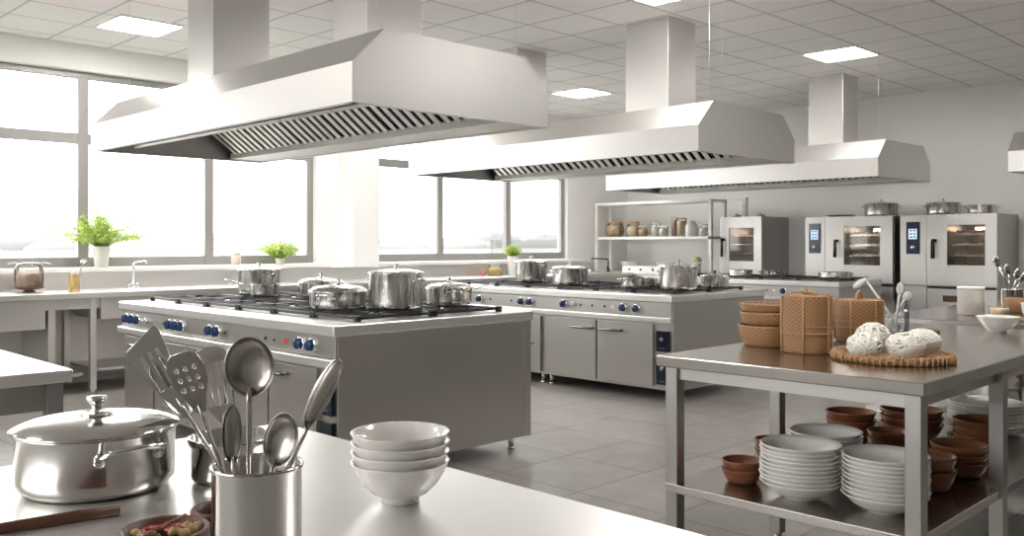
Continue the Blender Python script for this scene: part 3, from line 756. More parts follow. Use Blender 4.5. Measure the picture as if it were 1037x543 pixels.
# tray
tx, ty = 3.53, 1.44
tr = thing('woven_tray', 'round woven straw tray holding the off-white yarn balls', 'tray', (tx,ty,TZ))
B().lathe([(0,0),(.205,0),(.215,.003),(.222,.012),(.222,.028),(.217,.032),(.211,.029),(.207,.014),(.195,.008),(0,.008)], 96, disp=lambda k, i: .0028*(1 if (i//2) % 2 else -1) if 2 <= k <= 5 else 0).add('tray_base', M['straw'], tr)
b = B()
for k in range(60):
    a = 2*PI*k/60
    b.tube([((.2225)*math.cos(a), .2225*math.sin(a), .002), (.2265*math.cos(a), .2265*math.sin(a), .016), (.2175*math.cos(a+.03), .2175*math.sin(a+.03), .0335), (.208*math.cos(a+.03), .208*math.sin(a+.03), .024)], .0036, 5)
b.add('wrapped_rim', M['strap'], tr)
def yarn(label, x, y, z, rx, rz_, seed):
    rnd = random.Random(seed); b = B()
    b.ball((0,0,0), 1, rx*.80, rx*.80, rz_*.80, 3)
    for k in range(34):
        n = Vector((rnd.gauss(0,1), rnd.gauss(0,1), rnd.gauss(0,1))).normalized()
        a = n.orthogonal().normalized(); c = n.cross(a); off = rnd.uniform(-.5,.5); q = math.sqrt(1-off*off); pts = []
        ph = rnd.uniform(0, 6.28); am = rnd.uniform(.0,.12)
        for i in range(26):
            u = 2*PI*i/26
            v = a*math.cos(u)*q + c*math.sin(u)*q + n*(off+am*math.sin(2*u+ph))
            v.normalize(); s = rnd.uniform(.93, 1.0)*.965
            pts.append((v.x*rx*s, v.y*rx*s, v.z*rz_*s))
        b.tube(pts, .0042, 5, closed=True)
    return tag(b.add('yarn_ball', M['twine'], None), label, 'yarn ball', 'balls of off-white yarn on the woven tray', (x, y, z))
yz = TZ+.009
yarn('leftmost ball of off-white yarn on the woven tray', 3.402, 1.492, yz+.053, .066, .049, 1)
yarn('rearmost and highest ball of off-white yarn on the tray', 3.60, 1.545, yz+.062, .070, .062, 2)
yarn('largest front ball of off-white yarn in the middle of the tray', 3.468, 1.365, yz+.0555, .072, .050, 3)
yarn('rightmost ball of off-white yarn on the tray', 3.62, 1.36, yz+.058, .070, .052, 4)
# glass jar with utensils at the back of the table
def glass_jar(name, label, loc, R, Hh, contents=None, fill=.7, lidm=None, cat='jar', group=None, gm=None, neck=1.0, lidh=.02, round_=False):
    t = thing(name, label, cat, loc, 0, group)
    if round_:
        pr = [(0,0),(R*.75,0)] + [(R*(.62+.38*math.sin(PI*(.12+.76*i/8))), Hh*(.02+.96*i/8)) for i in range(9)]
    else: pr = [(0,0),(R*.92,0),(R,R*.08),(R,Hh*.80),(R*neck,Hh*.9),(R*neck,Hh)]
    B().lathe(pr, 36).add('glass', gm or M['glass'], t)
    if contents:
        if round_: cp = [(0,.004)] + [(R*.94*(.62+.38*math.sin(PI*(.12+.76*i/8*fill))), .004+Hh*fill*(.96*i/8)) for i in range(9)] + [(0,Hh*fill)]
        else: cp = [(0,.004),(R*.93,.004),(R*.93,Hh*fill),(0,Hh*fill+.004)]
        B().lathe(cp, 28).add('contents', contents, t)
    if lidm:
        r = R*(.8 if round_ else neck)
        B().lathe([(0,Hh-.001),(r+.003,Hh-.001),(r+.004,Hh+lidh*.8),(r-.002,Hh+lidh),(0,Hh+lidh)], 32).add('lid', lidm, t)
    return t
jx = at(1.985, 4.70, TZ)
glass_jar('glass_jar', 'clear glass jar with white spoons behind the yarn balls', jx, .075, .150, None)
def stand_utensil(name, label, base, tip, cat, mt, hw, hl, ladle=False, group=None):
    m, ln = frame_between(base, tip)
    t = thing(name, label, cat, base, 0, group); t.rotation_euler = m.to_euler()
    B().tube([(0,0,0),(0,0,ln*.5),(0,0,ln-hl*.9)], .006, 8).add('handle', mt, t)
    b = B(); b.ball((0,0,0), 1, hw, hw*.35, hl/2, 2)
    for v in b.bm.verts:
        v.co.z += ln-hl/2
        if ladle: v.co.x -= (v.co.z-(ln-hl/2))*.0+hw*.8
    b.add('bowl', mt, t)
    return t
M['whiteplastic'] = mat('white plastic', (.66,.65,.63), .35)
stand_utensil('white_ladle', 'white ladle leaning left out of the glass jar behind the yarn balls', jx+at(.03,0,.01), at(1.83,4.70,1.215), 'ladle', M['whiteplastic'], .045, .035, True, 'white utensils in the glass jar')
stand_utensil('white_spoon', 'white spoon standing upright in the glass jar behind the yarn balls', jx+at(.0,-.02,.01), at(2.03,4.72,1.185), 'spoon', M['whiteplastic'], .019, .07, False, 'white utensils in the glass jar')
stand_utensil('white_spoon', 'short white spoon leaning right out of the glass jar behind the yarn balls', jx+at(-.03,.02,.01), at(2.07,4.70,1.135), 'spoon', M['whiteplastic'], .022, .05, False, 'white utensils in the glass jar')
o = B().box(-.07,.07,-.05,.05,0,.012,.003).add('wooden_coaster', M['wood'], None)
tag(o, 'small dark wooden board beside the glass jar on the right table', 'board', loc=at(2.13,4.62,TZ), rz=.4)

# ------------------------------------------------------------------ right table, undershelf
SZ = SH+.0005
def stack(proto, n, x, y, z, step, where, group, noun, jit=.002):
    for k in range(n):
        idx = n-1-k
        o = dup(proto, (x+random.uniform(-jit,jit), y+random.uniform(-jit,jit), z+k*step), random.uniform(0,6), group=group)
        nm = 'bottom' if k == 0 else ORD[idx]
        o['label'] = '%s of the %s, %s' % (noun, where, nm)
Rw, Hw = .150, .068
wp = [(0,.006),(.052,.006),(.054,0),(.058,0),(.060,.008),(.090,.018),(.116,.032),(.130,.046),(Rw-.002,Hw-.0045),(Rw+.0005,Hw-.002),(Rw-.003,Hw),(.128,.0505),(.113,.0365),(.088,.0225),(.058,.0115),(0,.011)]
wb = tag(B().lathe(wp, 64).add('white_bowl', M['porcelain2'], None), 'x', 'bowl', 'x')
gs = 'white bowls stacked on the undershelf'
stack(wb, 10, 3.205, 1.655, SZ, .0157, 'front left white stack on the undershelf', gs, 'white bowl')
stack(wb, 10, 3.255, 1.352, SZ, .0157, 'front right white stack on the undershelf', gs, 'white bowl')
stack(wb, 8, 3.64, 1.765, SZ, .0157, 'undershelf stack behind the front two', gs, 'white bowl')
bpy.data.objects.remove(wb)
# plates
Rp = .182
pp = [(0,.004),(.09,.004),(.092,0),(.098,0),(.10,.006),(.14,.012),(Rp-.001,.026),(Rp,.028),(Rp-.003,.029),(.138,.0165),(.10,.0105),(0,.0095)]
pl = tag(B().lathe(pp, 56).add('white_plate', M['porcelain2'], None), 'x', 'plate', 'x')
stack(pl, 9, 5.03, 1.57, SZ, .0155, 'tall plate stack, right of undershelf', 'white plates on the undershelf', 'white plate')
pl2 = pl
for v in (0,): pass
stack(pl2, 4, 4.94, 1.965, SZ, .0155, 'low plate stack, back of undershelf', 'white plates on the undershelf', 'white plate')
bpy.data.objects.remove(pl)
# reddish brown bowls
gb = 'reddish brown bowls on the undershelf'
def brown(R, Hh, n, x, y, step, where, noun='reddish brown bowl'):
    pr = [(0,0),(R*.60,0),(R*.74,Hh*.12),(R*.87,Hh*.45),(R-.0005,Hh*.93),(R,Hh-.002),(R-.003,Hh),(R-.007,Hh-.002),(R*.87-.008,Hh*.48),(R*.72,Hh*.2),(R*.58,.011),(0,.010)]
    me = None
    for k in range(n):
        nm = where if n == 1 else where + (', top one' if k == n-1 else ', bottom one' if k == 0 else ', middle one' if n == 3 else ', %s' % ORD[n-1-k])
        if me is None:
            o = B().lathe(pr, 56).add('brown_bowl', M['terra'], None); me = o
        else: o = dup(me)
        tag(o, '%s %s' % (noun, nm), 'bowl', gb, (x, y, SZ+k*step), k*1.3)
brown(.084, .060, 2, 3.25, 1.93, .032, 'of the small pair at the left front of the undershelf')
brown(.072, .060, 2, 3.66, 2.03, .040, 'of the small pair behind the leftmost bowls')
brown(.118, .075, 3, 4.31, 1.96, .036, 'of the tall stack just behind the white bowls')
brown(.084, .066, 3, 4.03, 1.665, .034, 'of the small stack right of the tall brown stack')
brown(.108, .085, 2, 3.67, 1.36, .052, 'of the stack behind the front table leg')
brown(.112, .068, 3, 3.98, 1.345, .033, 'of the stack right of the front table leg')
brown(.148, .075, 3, 4.60, 1.78, .034, 'of the widest stack at the back of the shelf')
brown(.118, .08, 3, 4.53, 1.44, .034, 'of the stack in front of the white plates')
# twine hanging from the table underside
b = B()
for k in range(7):
    a = k*.9; pts = [(.004*math.cos(a), .004*math.sin(a), 0)]
    for j in range(1, 9): pts.append((.006*math.cos(a+j)+random.uniform(-.004,.004), .006*math.sin(a+j*1.3)+random.uniform(-.004,.004), -.028*j-.01*(k % 3)))
    b.tube(pts, .0032, 5)
tag(b.add('hanging_twine', M['twine'], None), 'white twine tassel hanging under the right table top beside the plates', 'twine', loc=(4.25,1.42,.845))
bpy.data.objects['hanging_twine'].location = (4.62, 1.62, .889)

# ------------------------------------------------------------------ things on the far right table
bw = at(2.475, 4.60, TZ)
o = B().lathe([(r*1.2, z*1.12) for r, z in bp], 56).add('white_bowl', M['porcelain'], None)
tag(o, 'single white bowl at the back right of the right work table', 'bowl', None, bw)
glass_jar('storage_jar', 'wide lidded glass jar with brown contents on the background table', at(2.92,5.75,TZ), .078, .165, M['cookie'], .42, M['flour'], lidh=.012, gm=glass('frosted glass', (.95,.95,.94), 1, .45, (.85,.82,.78)))
glass_jar('spice_glass', 'small glass of tan grain in front of the woven basket', at(3.02,5.60,TZ), .058, .062, M['pasta'], .8)
t = thing('serving_board', 'dark wooden board under the jars on the background table', 'board', at(3.02,5.33,TZ), .785)
B().box(-.36,.08,-.09,.09,0,.010,.003).add('board', M['wood'], t)
B().lathe([(0,0),(.06,0),(.078,.02),(.084,.05),(.078,.078),(.070,.085),(.064,.08),(.06,.01),(0,.01)], 56, disp=lambda k, i: .0018*(1 if (i//2+k) % 2 else -1) if 1 <= k <= 4 else 0)
o = B().lathe([(0,0),(.066,0),(.078,.015),(.086,.04),(.086,.06),(.078,.088),(.070,.094),(.066,.09),(.07,.01),(0,.01)], 72, disp=lambda k, i: .002*(1 if (i//2+k) % 2 else -1) if 1 <= k <= 5 else 0).add('woven_pot', M['straw'], None)
tag(o, 'small round woven basket among the jars on the background table', 'basket', None, at(3.32,5.93,TZ))
o = B().lathe([(0,0),(.05,0),(.066,.03),(.074,.085),(.075,.09),(.072,.09),(.06,.03),(0,.006)], 48).add('white_cup', M['porcelain'], None)
tag(o, 'white cup cut off by the right edge on the background table', 'cup', None, at(3.19,5.52,TZ))
cc = at(3.42, 6.18, TZ)
o = B().lathe([(0,0),(.068,0),(.070,.003),(.070,.135),(.073,.138),(.070,.14),(.067,.137),(.067,.006),(0,.005)], 40).add('steel_canister', M['pot'], None)
tag(o, 'steel utensil canister on the background table by the right edge', 'canister', None, cc)
for i, (r, d, z, l) in enumerate(((3.28,6.15,1.30,'leaning farthest left'), (3.37,6.16,1.25,'second from the left'), (3.47,6.19,1.22,'leaning to the right'), (3.53,6.20,1.19,'leaning farthest to the right'))):
    stand_utensil('serving_spoon', 'steel spoon %s in the background canister' % l, cc+at(.03-.023*i,-.03+.02*i,.012), at(r,d,z), 'spoon', M['pot'], .024, .085, False, 'spoons in the background canister')
# jar on the far table's lower shelf
glass_jar('storage_jar', 'jar with brown wooden lid low on the background table shelf', at(3.30,5.95,SZ), .052, .10, None, .7, M['terra'])
o = B().lathe([(0,0),(.055,0),(.078,.03),(.085,.06),(.082,.062),(.07,.03),(0,.01)], 40).add('brown_bowl', M['terra'], None)
tag(o, 'reddish brown bowl alone on the background table shelf', 'bowl', None, at(3.62,6.35,SZ))

# ------------------------------------------------------------------ window counter (left)
CZ = .935
t = thing('window_counter', 'long steel counter with backsplash running under the windows', 'counter', (-2.4, 8.62, 0))
Lc = 11.28+2.4
B().box(0, Lc, 0, .80, CZ-.05, CZ, .004).add('worktop', M['top'], t)
B().box(0, Lc, .79, .815, CZ, 1.095, .003).add('backsplash', M['hood'], t)
B().box(0, Lc, .06, .08, CZ-.15, CZ-.05).add('apron', M['steel'], t)
for x in (1.0, 2.45, 3.85, 5.55, 7.2, 8.7, 10.4, 12.2):
    for y in (.04, .72):
        b = B(); b.box(x, x+.055, y, y+.055, .03, CZ-.05, .003); b.cyl((x+.0275,y+.0275,0), .022, .03); b.add('leg', M['hood'], t)
B().box(.02, 5.5, .10, .75, .16, .19).add('lower_shelf', M['steel'], t)
B().box(5.62, 13.6, .10, .75, .195, .22).add('lower_shelf', M['steel'], t)
B().box(3.95, 5.16, .03, .7, .62, CZ-.052, .004).add('drawer_box', M['steel'], t)
B().box(5.64, 6.9, .03, .7, .68, CZ-.052, .004).add('drawer_box', M['steel'], t)
B().box(3.3, 5.6, .77, .79, .19, CZ-.06).add('back_panel', M['steel'], t)
B().box(5.6, 13.6, .77, .79, .19, CZ-.06).add('back_panel', M['steel'], t)
B().box(5.2, 5.26, .085, .76, .19, CZ-.06).add('divider_panel', M['hood'], t)

jt = at(-4.49, 8.40, CZ+.0005)
t = thing('cookie_jar', 'glass jar of brown biscuits on a dark foot at the far left window counter', 'jar', jt, PI/4*-1)
B().lathe([(0,0),(.055,0),(.05,.012),(.03,.02),(.10,.030),(.135,.042),(.135,.048),(0,.046)], 36).add('foot', M['wood'], t)
B().lathe([(.118,.048),(.122,.10),(.122,.22),(.105,.26),(.06,.275),(0,.277)], 36).add('glass', M['glass'], t)
B().lathe([(0,.049),(.105,.049),(.108,.15),(.09,.175),(0,.18)], 28).add('biscuits', M['cookie'], t)
for s in (-1, 1):
    B().tube([(s*.09,0,.262),(s*.14,0,.275),(s*.20,0,.262)], .010, 8, flat=.5).add('handle', M['whiteplastic'], t)
ac = at(-4.08, 8.42, CZ+.0005)
glass_jar('amber_tumbler', 'yellowish glass tumbler with a brush and candle, left of the white plant pot', ac, .052, .165, None, cat='tumbler', gm=M['amber'])
stand_utensil('steel_spoon', 'steel spoon leaning right out of the amber tumbler', ac+at(-.03,-.015,.01), at(-3.97,8.41,1.24), 'spoon', M['pot'], .035, .07, False)
tag(B().lathe([(0,0),(.011,0),(.011,.16),(.004,.205),(0,.21)], 12).add('candle', M['flour'], None), 'pale taper standing in the amber tumbler', 'candle', None, ac+at(-.028,.012,.006))
def plant(label, loc, pr, ph, fr, fh, n, seed, squat=False, lean=0):
    rnd = random.Random(seed)
    t = thing('potted_plant', label, 'potted plant', loc, rnd.uniform(0,6), 'potted plants by the windows')
    B().lathe([(0,0),(pr*.72,0),(pr*.76,.004),(pr,ph-.004),(pr,ph),(pr-.006,ph),(pr-.010,ph-.02),(0,ph-.021)], 36).add('pot', M['porcelain'], t)
    B().lathe([(0,ph-.016),(pr-.012,ph-.016)], 24).add('soil', M['soil'], t)
    lf = B(); st = B()
    for k in range(n):
        a = rnd.uniform(0,2*PI); e = rnd.random()**.6; l = rnd.uniform(.55,1)
        tip = Vector((math.cos(a)*fr*e*l, math.sin(a)*fr*e*l, ph+fh*l*(1-.55*e*e)-(.10*e*e if not squat else 0)))
        base = Vector((math.cos(a)*pr*.3, math.sin(a)*pr*.3, ph-.02)); mid = (base+tip)/2+Vector((0,0,fh*.22))
        pts = [base.lerp(mid, s).lerp(mid.lerp(tip, s), s) for s in (0,.25,.5,.75,1)]
        st.tube(pts, .0022, 4)
        for j in range(13):
            s = rnd.uniform(.35, 1.0); c = base.lerp(mid, s).lerp(mid.lerp(tip, s), s) + Vector((rnd.gauss(0,.018),rnd.gauss(0,.018),rnd.gauss(0,.012)))
            d = Vector((rnd.gauss(0,1), rnd.gauss(0,1), rnd.gauss(-.1,.5))).normalized(); w = d.cross(Vector((rnd.gauss(0,.4),rnd.gauss(0,.4),1))).normalized()
            L_ = rnd.uniform(.022,.042)*(1 if fr > .2 else .75); W_ = L_*.30; up = w.cross(d)*.15*L_
            q = [c, c+d*L_*.35+w*W_+up, c+d*L_*.75+w*W_*.7+up*.6, c+d*L_, c+d*L_*.75-w*W_*.7+up*.6, c+d*L_*.35-w*W_+up]
            lf.quad(q)
    st.add('stems', M['leaf'], t); lf.add('foliage', M['leaf'], t)
    return t
plant('bushy green plant in a white pot on the window ledge, left side', (3.60,9.60,1.1425), .085, .215, .50, .43, 170, 5)
plant('small green plant behind the far left pot of the front range', (5.68,9.60,1.1425), .06, .07, .32, .22, 110, 7, True)
plant('tiny green plant in a tall white pot beside the middle range', (9.22,9.20,CZ+.0005), .085, .27, .19, .19, 80, 9, True)
tag(B().lathe([(0,0),(.045,0),(.055,.02),(.055,.09),(.042,.105),(.042,.125),(.05,.13),(.03,.15),(0,.152)], 28).add('ceramic_jar', mat('blush ceramic', (.62,.48,.42), .4), None), 'small blush ceramic jar on the window ledge behind the far left stock pot', 'jar', None, (5.12,9.62,1.1425))
glass_jar('fruit_jar', 'small glass of yellow fruit left of the tall white plant pot', (8.88,9.22,CZ+.0005), .10, .15, mat('yellow fruit', (.72,.50,.16), .5), .7)
tag(B().ball((0,0,.045), .045, 1.2, 1, 1, 2).add('onion', mat('red onion skin', (.45,.18,.14), .4), None), 'reddish onion left of the glass of yellow fruit', 'onion', None, (8.66,9.24,CZ+.001))
# tap
def tap(label, loc, rz, hh, arm, mt, name='water_tap'):
    t = thing(name, label, 'tap', loc, rz)
    b = B(); b.cyl((0,0,0), .028, .012); b.tube([(0,0,.01),(0,0,hh-.02),(.015,0,hh),(arm,0,hh+.012),(arm+.012,0,hh-.015)], .011, 10); b.add('spout', mt, t)
    for s in (-1, 1):
        b = B(); b.cyl((0,s*.09,0), .02, .05); b.tube([(0,s*.09,.05),(.02,s*.13,.075)], .008, 8); b.cyl((-.01,s*.09,0), .03, .01); b.add('valve', mt, t)
    return t
tap('chrome kitchen tap on the window counter right of the bushy plant', (3.80,9.28,CZ+.0006), -.75, .26, .12, M['chrome'])
# things on the right wall counter
t = thing('wall_counter', 'steel counter against the rear wall under the white shelf unit', 'counter', (11.30, 7.44, 0))
B().box(.02, 1.30, 0, 2.28, .12, CZ-.05).add('body', M['steel'], t)
B().box(0, 1.30, 0, 2.30, CZ-.05, CZ, .004).add('worktop', M['top'], t)
for y in (.01,.40,.79,1.18,1.57,1.90): B().box(.004, .02, y, y+.37, .15, CZ-.08, .003).add('door', M['hood'], t)
for y in (.08, 1.08):
    for x in (.1, 1.2): B().cyl((x,y,0), .02, .12).add('leg', M['chrome'], t)
# white shelf unit
t = thing('shelf_unit', 'white two-tier shelf unit holding jars against the rear wall', 'shelf unit', (11.62, 7.42, 0))
W, L = .43, 2.25; zt = 2.06; zm = 1.50; z0 = CZ+.0005
for (x, y) in ((0,0),(W-.055,0),(0,L-.055),(W-.055,L-.055)):
    B().box(x, x+.055, y, y+.055, z0, zt-.03, .003).add('post', M['white_enamel'], t)
B().box(0, W+.005, 0, L, zt-.045, zt, .003).add('shelf', M['white_enamel'], t)
B().box(0, W+.005, 0, L, zm-.045, zm, .003).add('shelf', M['white_enamel'], t)
jz = 1.5005; gj = 'jars on the white shelf unit'
glass_jar('storage_jar', 'large round glass jar of brown bread, leftmost on the white shelf', (11.84,9.42,jz), .16, .23, M['bread'], .85, M['wood_light'], group=gj, round_=True, lidh=.02)
glass_jar('storage_jar', 'round flat-lidded jar of tan food, second from left on the white shelf', (11.86,9.05,jz), .12, .215, M['pasta'], .8, M['wood_light'], group=gj, round_=True, lidh=.03)
glass_jar('storage_jar', 'small jar of yellow grain, third from left on the white shelf', (11.78,8.80,jz), .08, .15, M['bread'], .8, M['pasta'], group=gj, round_=True)
glass_jar('storage_jar', 'pale tall glass jar, fourth from left on the white shelf', (11.84,8.585,jz), .075, .21, M['flour'], .85, M['pasta'], group=gj)
glass_jar('storage_jar', 'pale short glass jar, fifth from left on the white shelf', (11.80,8.41,jz), .075, .15, M['flour'], .85, M['flour'], group=gj)
glass_jar('storage_jar', 'slim tan cylinder jar, tallest on the white shelf', (11.86,8.24,jz), .045, .29, M['cookie'], .9, M['wood_light'], group=gj, lidh=.008)
glass_jar('storage_jar', 'wide tan cylinder jar right of the slim tan one', (11.84,8.10,jz), .075, .27, M['pasta'], .9, M['wood_light'], group=gj, lidh=.016)
tag(B().lathe([(0,0),(.095,0),(.10,.01),(.10,.15),(.08,.20),(.05,.22),(.05,.235),(0,.24)], 32).add('white_canister', M['porcelain'], None), 'plain white domed canister, second from right on the white shelf', 'canister', gj, (11.82,7.90,jz))
glass_jar('storage_jar', 'squat pale pinkish jar, rightmost on the white shelf', (11.84,7.66,jz), .105, .16, M['flour'], .85, M['flour'], group=gj, round_=True)
# bowls and box on the wall counter
tag(B().lathe([(r*1.9, z*2.2) for r, z in bp], 40).add('white_bowl', M['porcelain2'], None), 'white bowl left on the counter under the white shelf unit', 'bowl', None, (11.95,9.20,CZ+.0005)) 
tag(B().lathe([(r*2.1, z*2.2) for r, z in bp], 40).add('white_bowl', M['porcelain2'], None), 'larger white bowl right on the counter under the white shelf unit', 'bowl', None, (12.02,8.50,CZ+.0005))
t = thing('induction_hob', 'small white countertop cooker with dark knobs behind the middle range', 'cooker', (11.34,8.13,CZ+.0005))
B().box(0,.28,0,.75,0,.10,.012).add('body', M['white_enamel'], t)
for y in (.15,.38,.60): B().cyl((0,y,.05), .016, -.015, 'x', 14).add('knob', M['blackplastic'], t)
tap('black tap arching over the counter left of the white bowls', (11.52,9.30,CZ+.0006), 2.2, .20, .26, M['blackplastic'])
t = thing('cabbage_stand', 'pale green vegetable head on a white stand below the shelf unit', 'vegetable', (11.45,7.56,CZ+.0005))
B().lathe([(0,0),(.07,0),(.06,.02),(.055,.13),(.08,.16),(.0,.16)], 24).add('stand', M['porcelain'], t)
b = B(); rnd = random.Random(3)
for k in range(26):
    a = rnd.uniform(0,6.28); e = rnd.uniform(-.3,1.2); b.ball((.05*math.cos(a)*math.cos(e), .05*math.sin(a)*math.cos(e), .205+.04*math.sin(e)), .028, 1, 1, .8, 1)
b.add('leafy_head', noisy('pale green leaf', (.50,.58,.30), (.66,.70,.45), 12, .6), t)

# ------------------------------------------------------------------ combi ovens
def oven(label, X0, Y0, W, zb, zt, strip, glassr, items, handle_y, D=.80, lower=None, tint=None):
    """front faces -X; y local runs from the right edge (0) to the left edge (W)"""
    t = thing('combi_oven', label, 'oven', (X0, Y0, 0), 0, 'combi ovens along the rear wall')
    gy0, gy1, gz0, gz1 = glassr
    # carcass with a real cavity
    b = B(); x0 = .03
    b.box(x0+.02, D, .0, W, zt-.04, zt, .004); b.box(x0+.02, D, 0, W, zb, gz0-.08); b.box(x0+.02, D, 0, gy0-.02, gz0-.08, zt-.04); b.box(x0+.02, D, gy1+.02, W, gz0-.08, zt-.04)
    b.box(D-.06, D, gy0-.02, gy1+.02, gz0-.08, zt-.04); b.box(x0+.02, D-.06, gy0-.02, gy1+.02, gz1+.04, zt-.04)
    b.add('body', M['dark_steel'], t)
    dy1 = W-strip
    d = B()
    zd = gz0-.28 if lower is None else lower
    d.box(0, x0+.018, .004, gy0, zd, zt, .004); d.box(0, x0+.018, gy1, dy1-.004, zd, zt, .004)
    d.box(0, x0+.018, gy0-.001, gy1+.001, zd, gz0, .002); d.box(0, x0+.018, gy0-.001, gy1+.001, gz1, zt, .002)
    dd = d.add('door', M['steel'], t)
    B().box(.012, .018, gy0+.001, gy1-.001, gz0+.001, gz1-.001).add('glass_pane', M['ovenglass'], dd)
    h = B(); hz0, hz1 = handle_y[1], handle_y[2]; hy = handle_y[0]
    h.tube([(.0,hy,hz1-.02),(-.045,hy,hz1-.01),(-.055,hy,hz1-.03),(-.055,hy,hz0)], .013, 8); h.box(-.03,.0,hy-.02,hy+.045,hz1-.035,hz1+.005,.004); h.tube([(0,hy+.045,hz1-.02),(-.012,hy+.045,hz0)], .012, 8)
    sub(h.add('handle', M['blackplastic'], dd), 'black door handle')
    if strip > .05:
        B().box(0, x0+.018, dy1, W-.004, zd, zt, .004).add('control_strip', M['steel'], t)
        pc = (dy1+W)/2; pw = min(.085, strip*.33)
        pz1, pz0 = zt-.09, zt-.50
        p = B().box(-.012, 0, pc-pw, pc+pw, pz0, pz1, .006).add('control_panel', M['navy'], t)
        B().box(-.014, -.0125, pc-pw*.62, pc+pw*.62, pz0+.19, pz1-.09).add('screen', M['screen'], p)
        q = B()
        for i in range(3):
            for j in range(2): q.box(-.016, -.0145, pc-pw*.45+j*pw*.52, pc-pw*.1+j*pw*.52, pz0+.205+i*.042, pz0+.225+i*.042)
        q.add('screen_icons', M['icon'], p)
        B().lathe([(0,-.016),(.026,-.014),(.030,0)], 20, (-.012,pc,pz0+.085), 'x').add('dial', M['chrome'], p)
    if lower is not None:
        l = B().box(.004, x0+.018, .004, dy1-.004, zb+.02, lower-.035, .004).add('lower_door', M['steel'], t)
        B().box(-.004, .006, dy1-.44, dy1-.20, lower-.20, lower-.12, .002).add('vent_grille', M['wood'], l)
        B().box(-.02, .02, .02, dy1-.02, lower-.030, lower-.008, .004).add('lower_handle', M['black'], t)
        if strip > .05: B().box(.004, x0+.018, dy1, W-.004, zb+.02, lower-.012, .004).add('lower_panel', M['steel'], t)
    for y in (.08, W-.08):
        for x in (.12, D-.1): B().cyl((x,y,0), .025, zb).add('leg', M['chrome'], t)
    # rack rails and lamp-lit liner
    n = 4
    for k in range(n):
        z = gz0-.02+(gz1-gz0+.03)*k/n
        r = B()
        for j in range(9):
            y = gy0+(gy1-gy0)*(j+.5)/9; r.box(.10, D-.10, y-.003, y+.003, z, z+.006)
        r.box(.09,.10,gy0-.02,gy1+.02,z-.004,z+.010); r.box(D-.10,D-.09,gy0-.02,gy1+.02,z-.004,z+.010)
        r.add('rack', M['chrome'], t)
    B().box(D-.09, D-.075, gy0+.1, gy1-.1, gz1-.10, gz1-.02).add('lamp', emis('oven lamp', (1,.80,.62), items['lamp']), t)
    # trays of food on the racks rest inside
    rnd = random.Random(int(W*100))
    for k in range(n):
        z = gz0-.02+(gz1-gz0+.03)*k/n+.007
        if not items.get('trays'): break
        tr_ = thing('baking_tray', '%s tray of food inside the %s' % (['bottom','second lowest','second highest','top'][k], items['name']), 'tray', (X0+.14, Y0+gy0+.03, z), 0, 'food trays inside the ovens')
        ww = gy1-gy0-.06
        b = B(); b.box(0,.45,0,ww,0,.004); b.box(0,.005,0,ww,.004,.022); b.box(.445,.45,0,ww,.004,.022); b.box(0,.45,0,.005,.004,.022); b.box(0,.45,ww-.005,ww,.004,.022)
        b.add('tray_base', M['pot'], tr_)
        f = B()
        for i in range(7):
            for j in range(3): f.ball((.07+j*.12, ww*(i+.5)/7, .030), .026, 1.1, 1, rnd.uniform(.7,1.2), 1)
        f.add('buns', M['bread'], tr_)
    return t
# left oven (glass on door, beyond middle range)
oven('leftmost combi oven on the rear wall, beside the white shelf unit', 11.82, 6.70, .70, .10, 1.785, 0, (.13,.54,1.13,1.62), {'lamp': 3, 'name': 'leftmost oven'}, (.625,1.19,1.46), D=.79)
oven('middle combi oven with a lit navy control panel, just left of the widest one', 11.80, 4.80, 1.22, .10, 1.755, .29, (.17,.66,1.10,1.62), {'lamp': 3, 'trays': True, 'name': 'middle oven'}, (.75,1.20,1.44), lower=.86)
oven('rightmost combi oven with a lit navy control panel and racks of food', 11.80, 3.55, 1.16, .10, 1.755, .33, (.14,.58,1.12,1.62), {'lamp': 5, 'trays': True, 'name': 'rightmost oven'}, (.72,1.20,1.44), lower=.86)
gp = 'pans on top of the ovens'
pot('saute_pan', 'lidded pot on top of the middle oven', .215, .165, (12.15,5.10,1.756), CAMDIR+1.3, group=gp)
pot('saute_pan', 'lidded pot on top of the rightmost oven, left one of the pair', .20, .15, (12.15,4.30,1.756), CAMDIR+1.5, group=gp, dome=.02)
pot('saute_pan', 'open shallow pan on top of the rightmost oven, right one of the pair', .17, .115, (12.15,3.83,1.756), CAMDIR+1.4, lid=False, group=gp)
tag(B().lathe([(0,0),(.14,0),(.20,.025),(.20,.03),(.14,.008),(0,.006)], 36).add('shallow_dish', M['pot'], None), 'flat shallow dish on top of the middle oven, left of the pot', 'dish', None, (12.15,5.66,1.756))
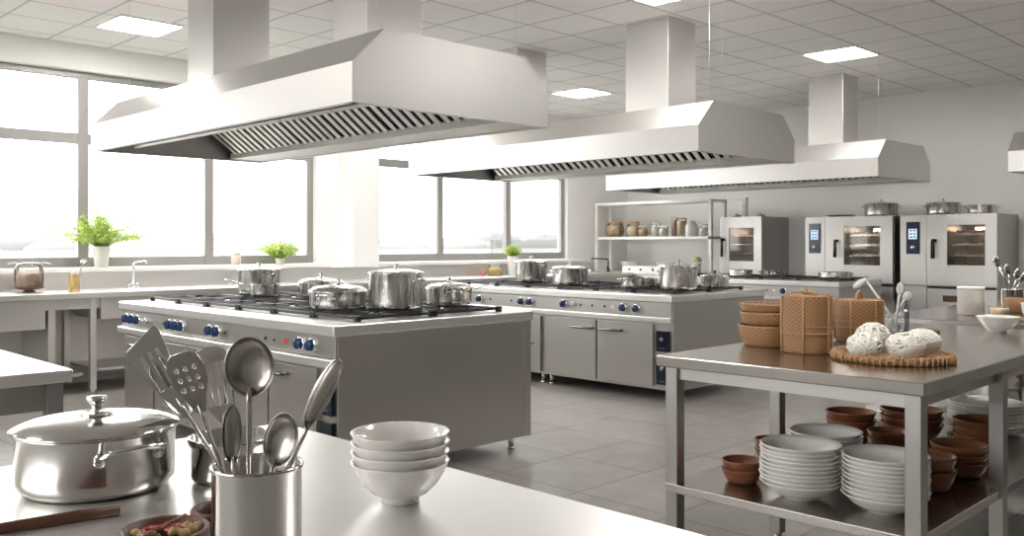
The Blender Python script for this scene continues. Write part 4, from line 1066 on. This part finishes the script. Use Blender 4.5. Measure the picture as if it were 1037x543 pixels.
for x, y, l in ((12.0,7.22,'left'), (12.1,6.88,'right')):
    tag(B().lathe([(0,0),(.06,0),(.075,.03),(.072,.033),(.03,.04),(.012,.045),(.015,.06),(0,.062)], 24).add('small_dish', M['pot'], None), 'small covered steel dish on top of the leftmost oven, %s one' % l, 'dish', 'dishes on the leftmost oven', (x,y,1.786))
t = thing('vent_pipe', 'white angled pipe running from the shelf unit down to the leftmost oven', 'pipe', (12.25,7.22,1.786))
B().box(-.03,.03,-.03,.03,.0,.30,.003).add('riser', M['white_enamel'], t)
B().box(-.02,.03,-.03,.22,.27,.31,.003).add('arm', M['white_enamel'], t)

# ------------------------------------------------------------------ light, sky, camera
w = bpy.data.worlds.new('World'); SC.world = w; w.use_nodes = True
N, L = w.node_tree.nodes, w.node_tree.links
bg = N['Background']; bg.inputs[0].default_value = (1,.985,.96,1); bg.inputs[1].default_value = 5.2
def portal(name, loc, rot, sx, sy):
    l = bpy.data.lights.new(name, 'AREA'); l.shape = 'RECTANGLE'; l.size = sx; l.size_y = sy; l.cycles.is_portal = True
    o = bpy.data.objects.new(name, l); COL.objects.link(o); o.location = loc; o.rotation_euler = rot
portal('window_portal', (3.50, YF+.20, (SILL+HEAD)/2), (-PI/2, 0, 0), 5.56, HEAD-SILL)
portal('window_portal', ((7.02+11.04)/2, YF+.20, (SILL+HEAD)/2), (-PI/2, 0, 0), 4.02, HEAD-SILL)
portal('window_portal', (XL-.20, 3.8, (SILL+HEAD)/2), (0, -PI/2, 0), HEAD-SILL, 5.6)
cam = bpy.data.cameras.new('Camera'); co = bpy.data.objects.new('Camera', cam); COL.objects.link(co)
co.location = (0, 0, 1.385); co.rotation_euler = (PI/2, 0, -PI/4)
cam.sensor_width = 36; cam.lens = 36*915/1037; cam.shift_y = -24.5/1037; cam.clip_end = 5000; cam.clip_start = .05
SC.camera = co
SC.view_settings.view_transform = 'Standard'; SC.view_settings.look = 'None'
SC.view_settings.exposure = .77; SC.view_settings.gamma = 1
try: SC.view_settings.use_curve_mapping = False
except Exception: pass
SC.cycles.max_bounces = 10; SC.cycles.diffuse_bounces = 5; SC.cycles.glossy_bounces = 6; SC.cycles.transparent_max_bounces = 16
SC.cycles.caustics_reflective = True; SC.cycles.sample_clamp_indirect = 8; SC.cycles.use_denoising = True
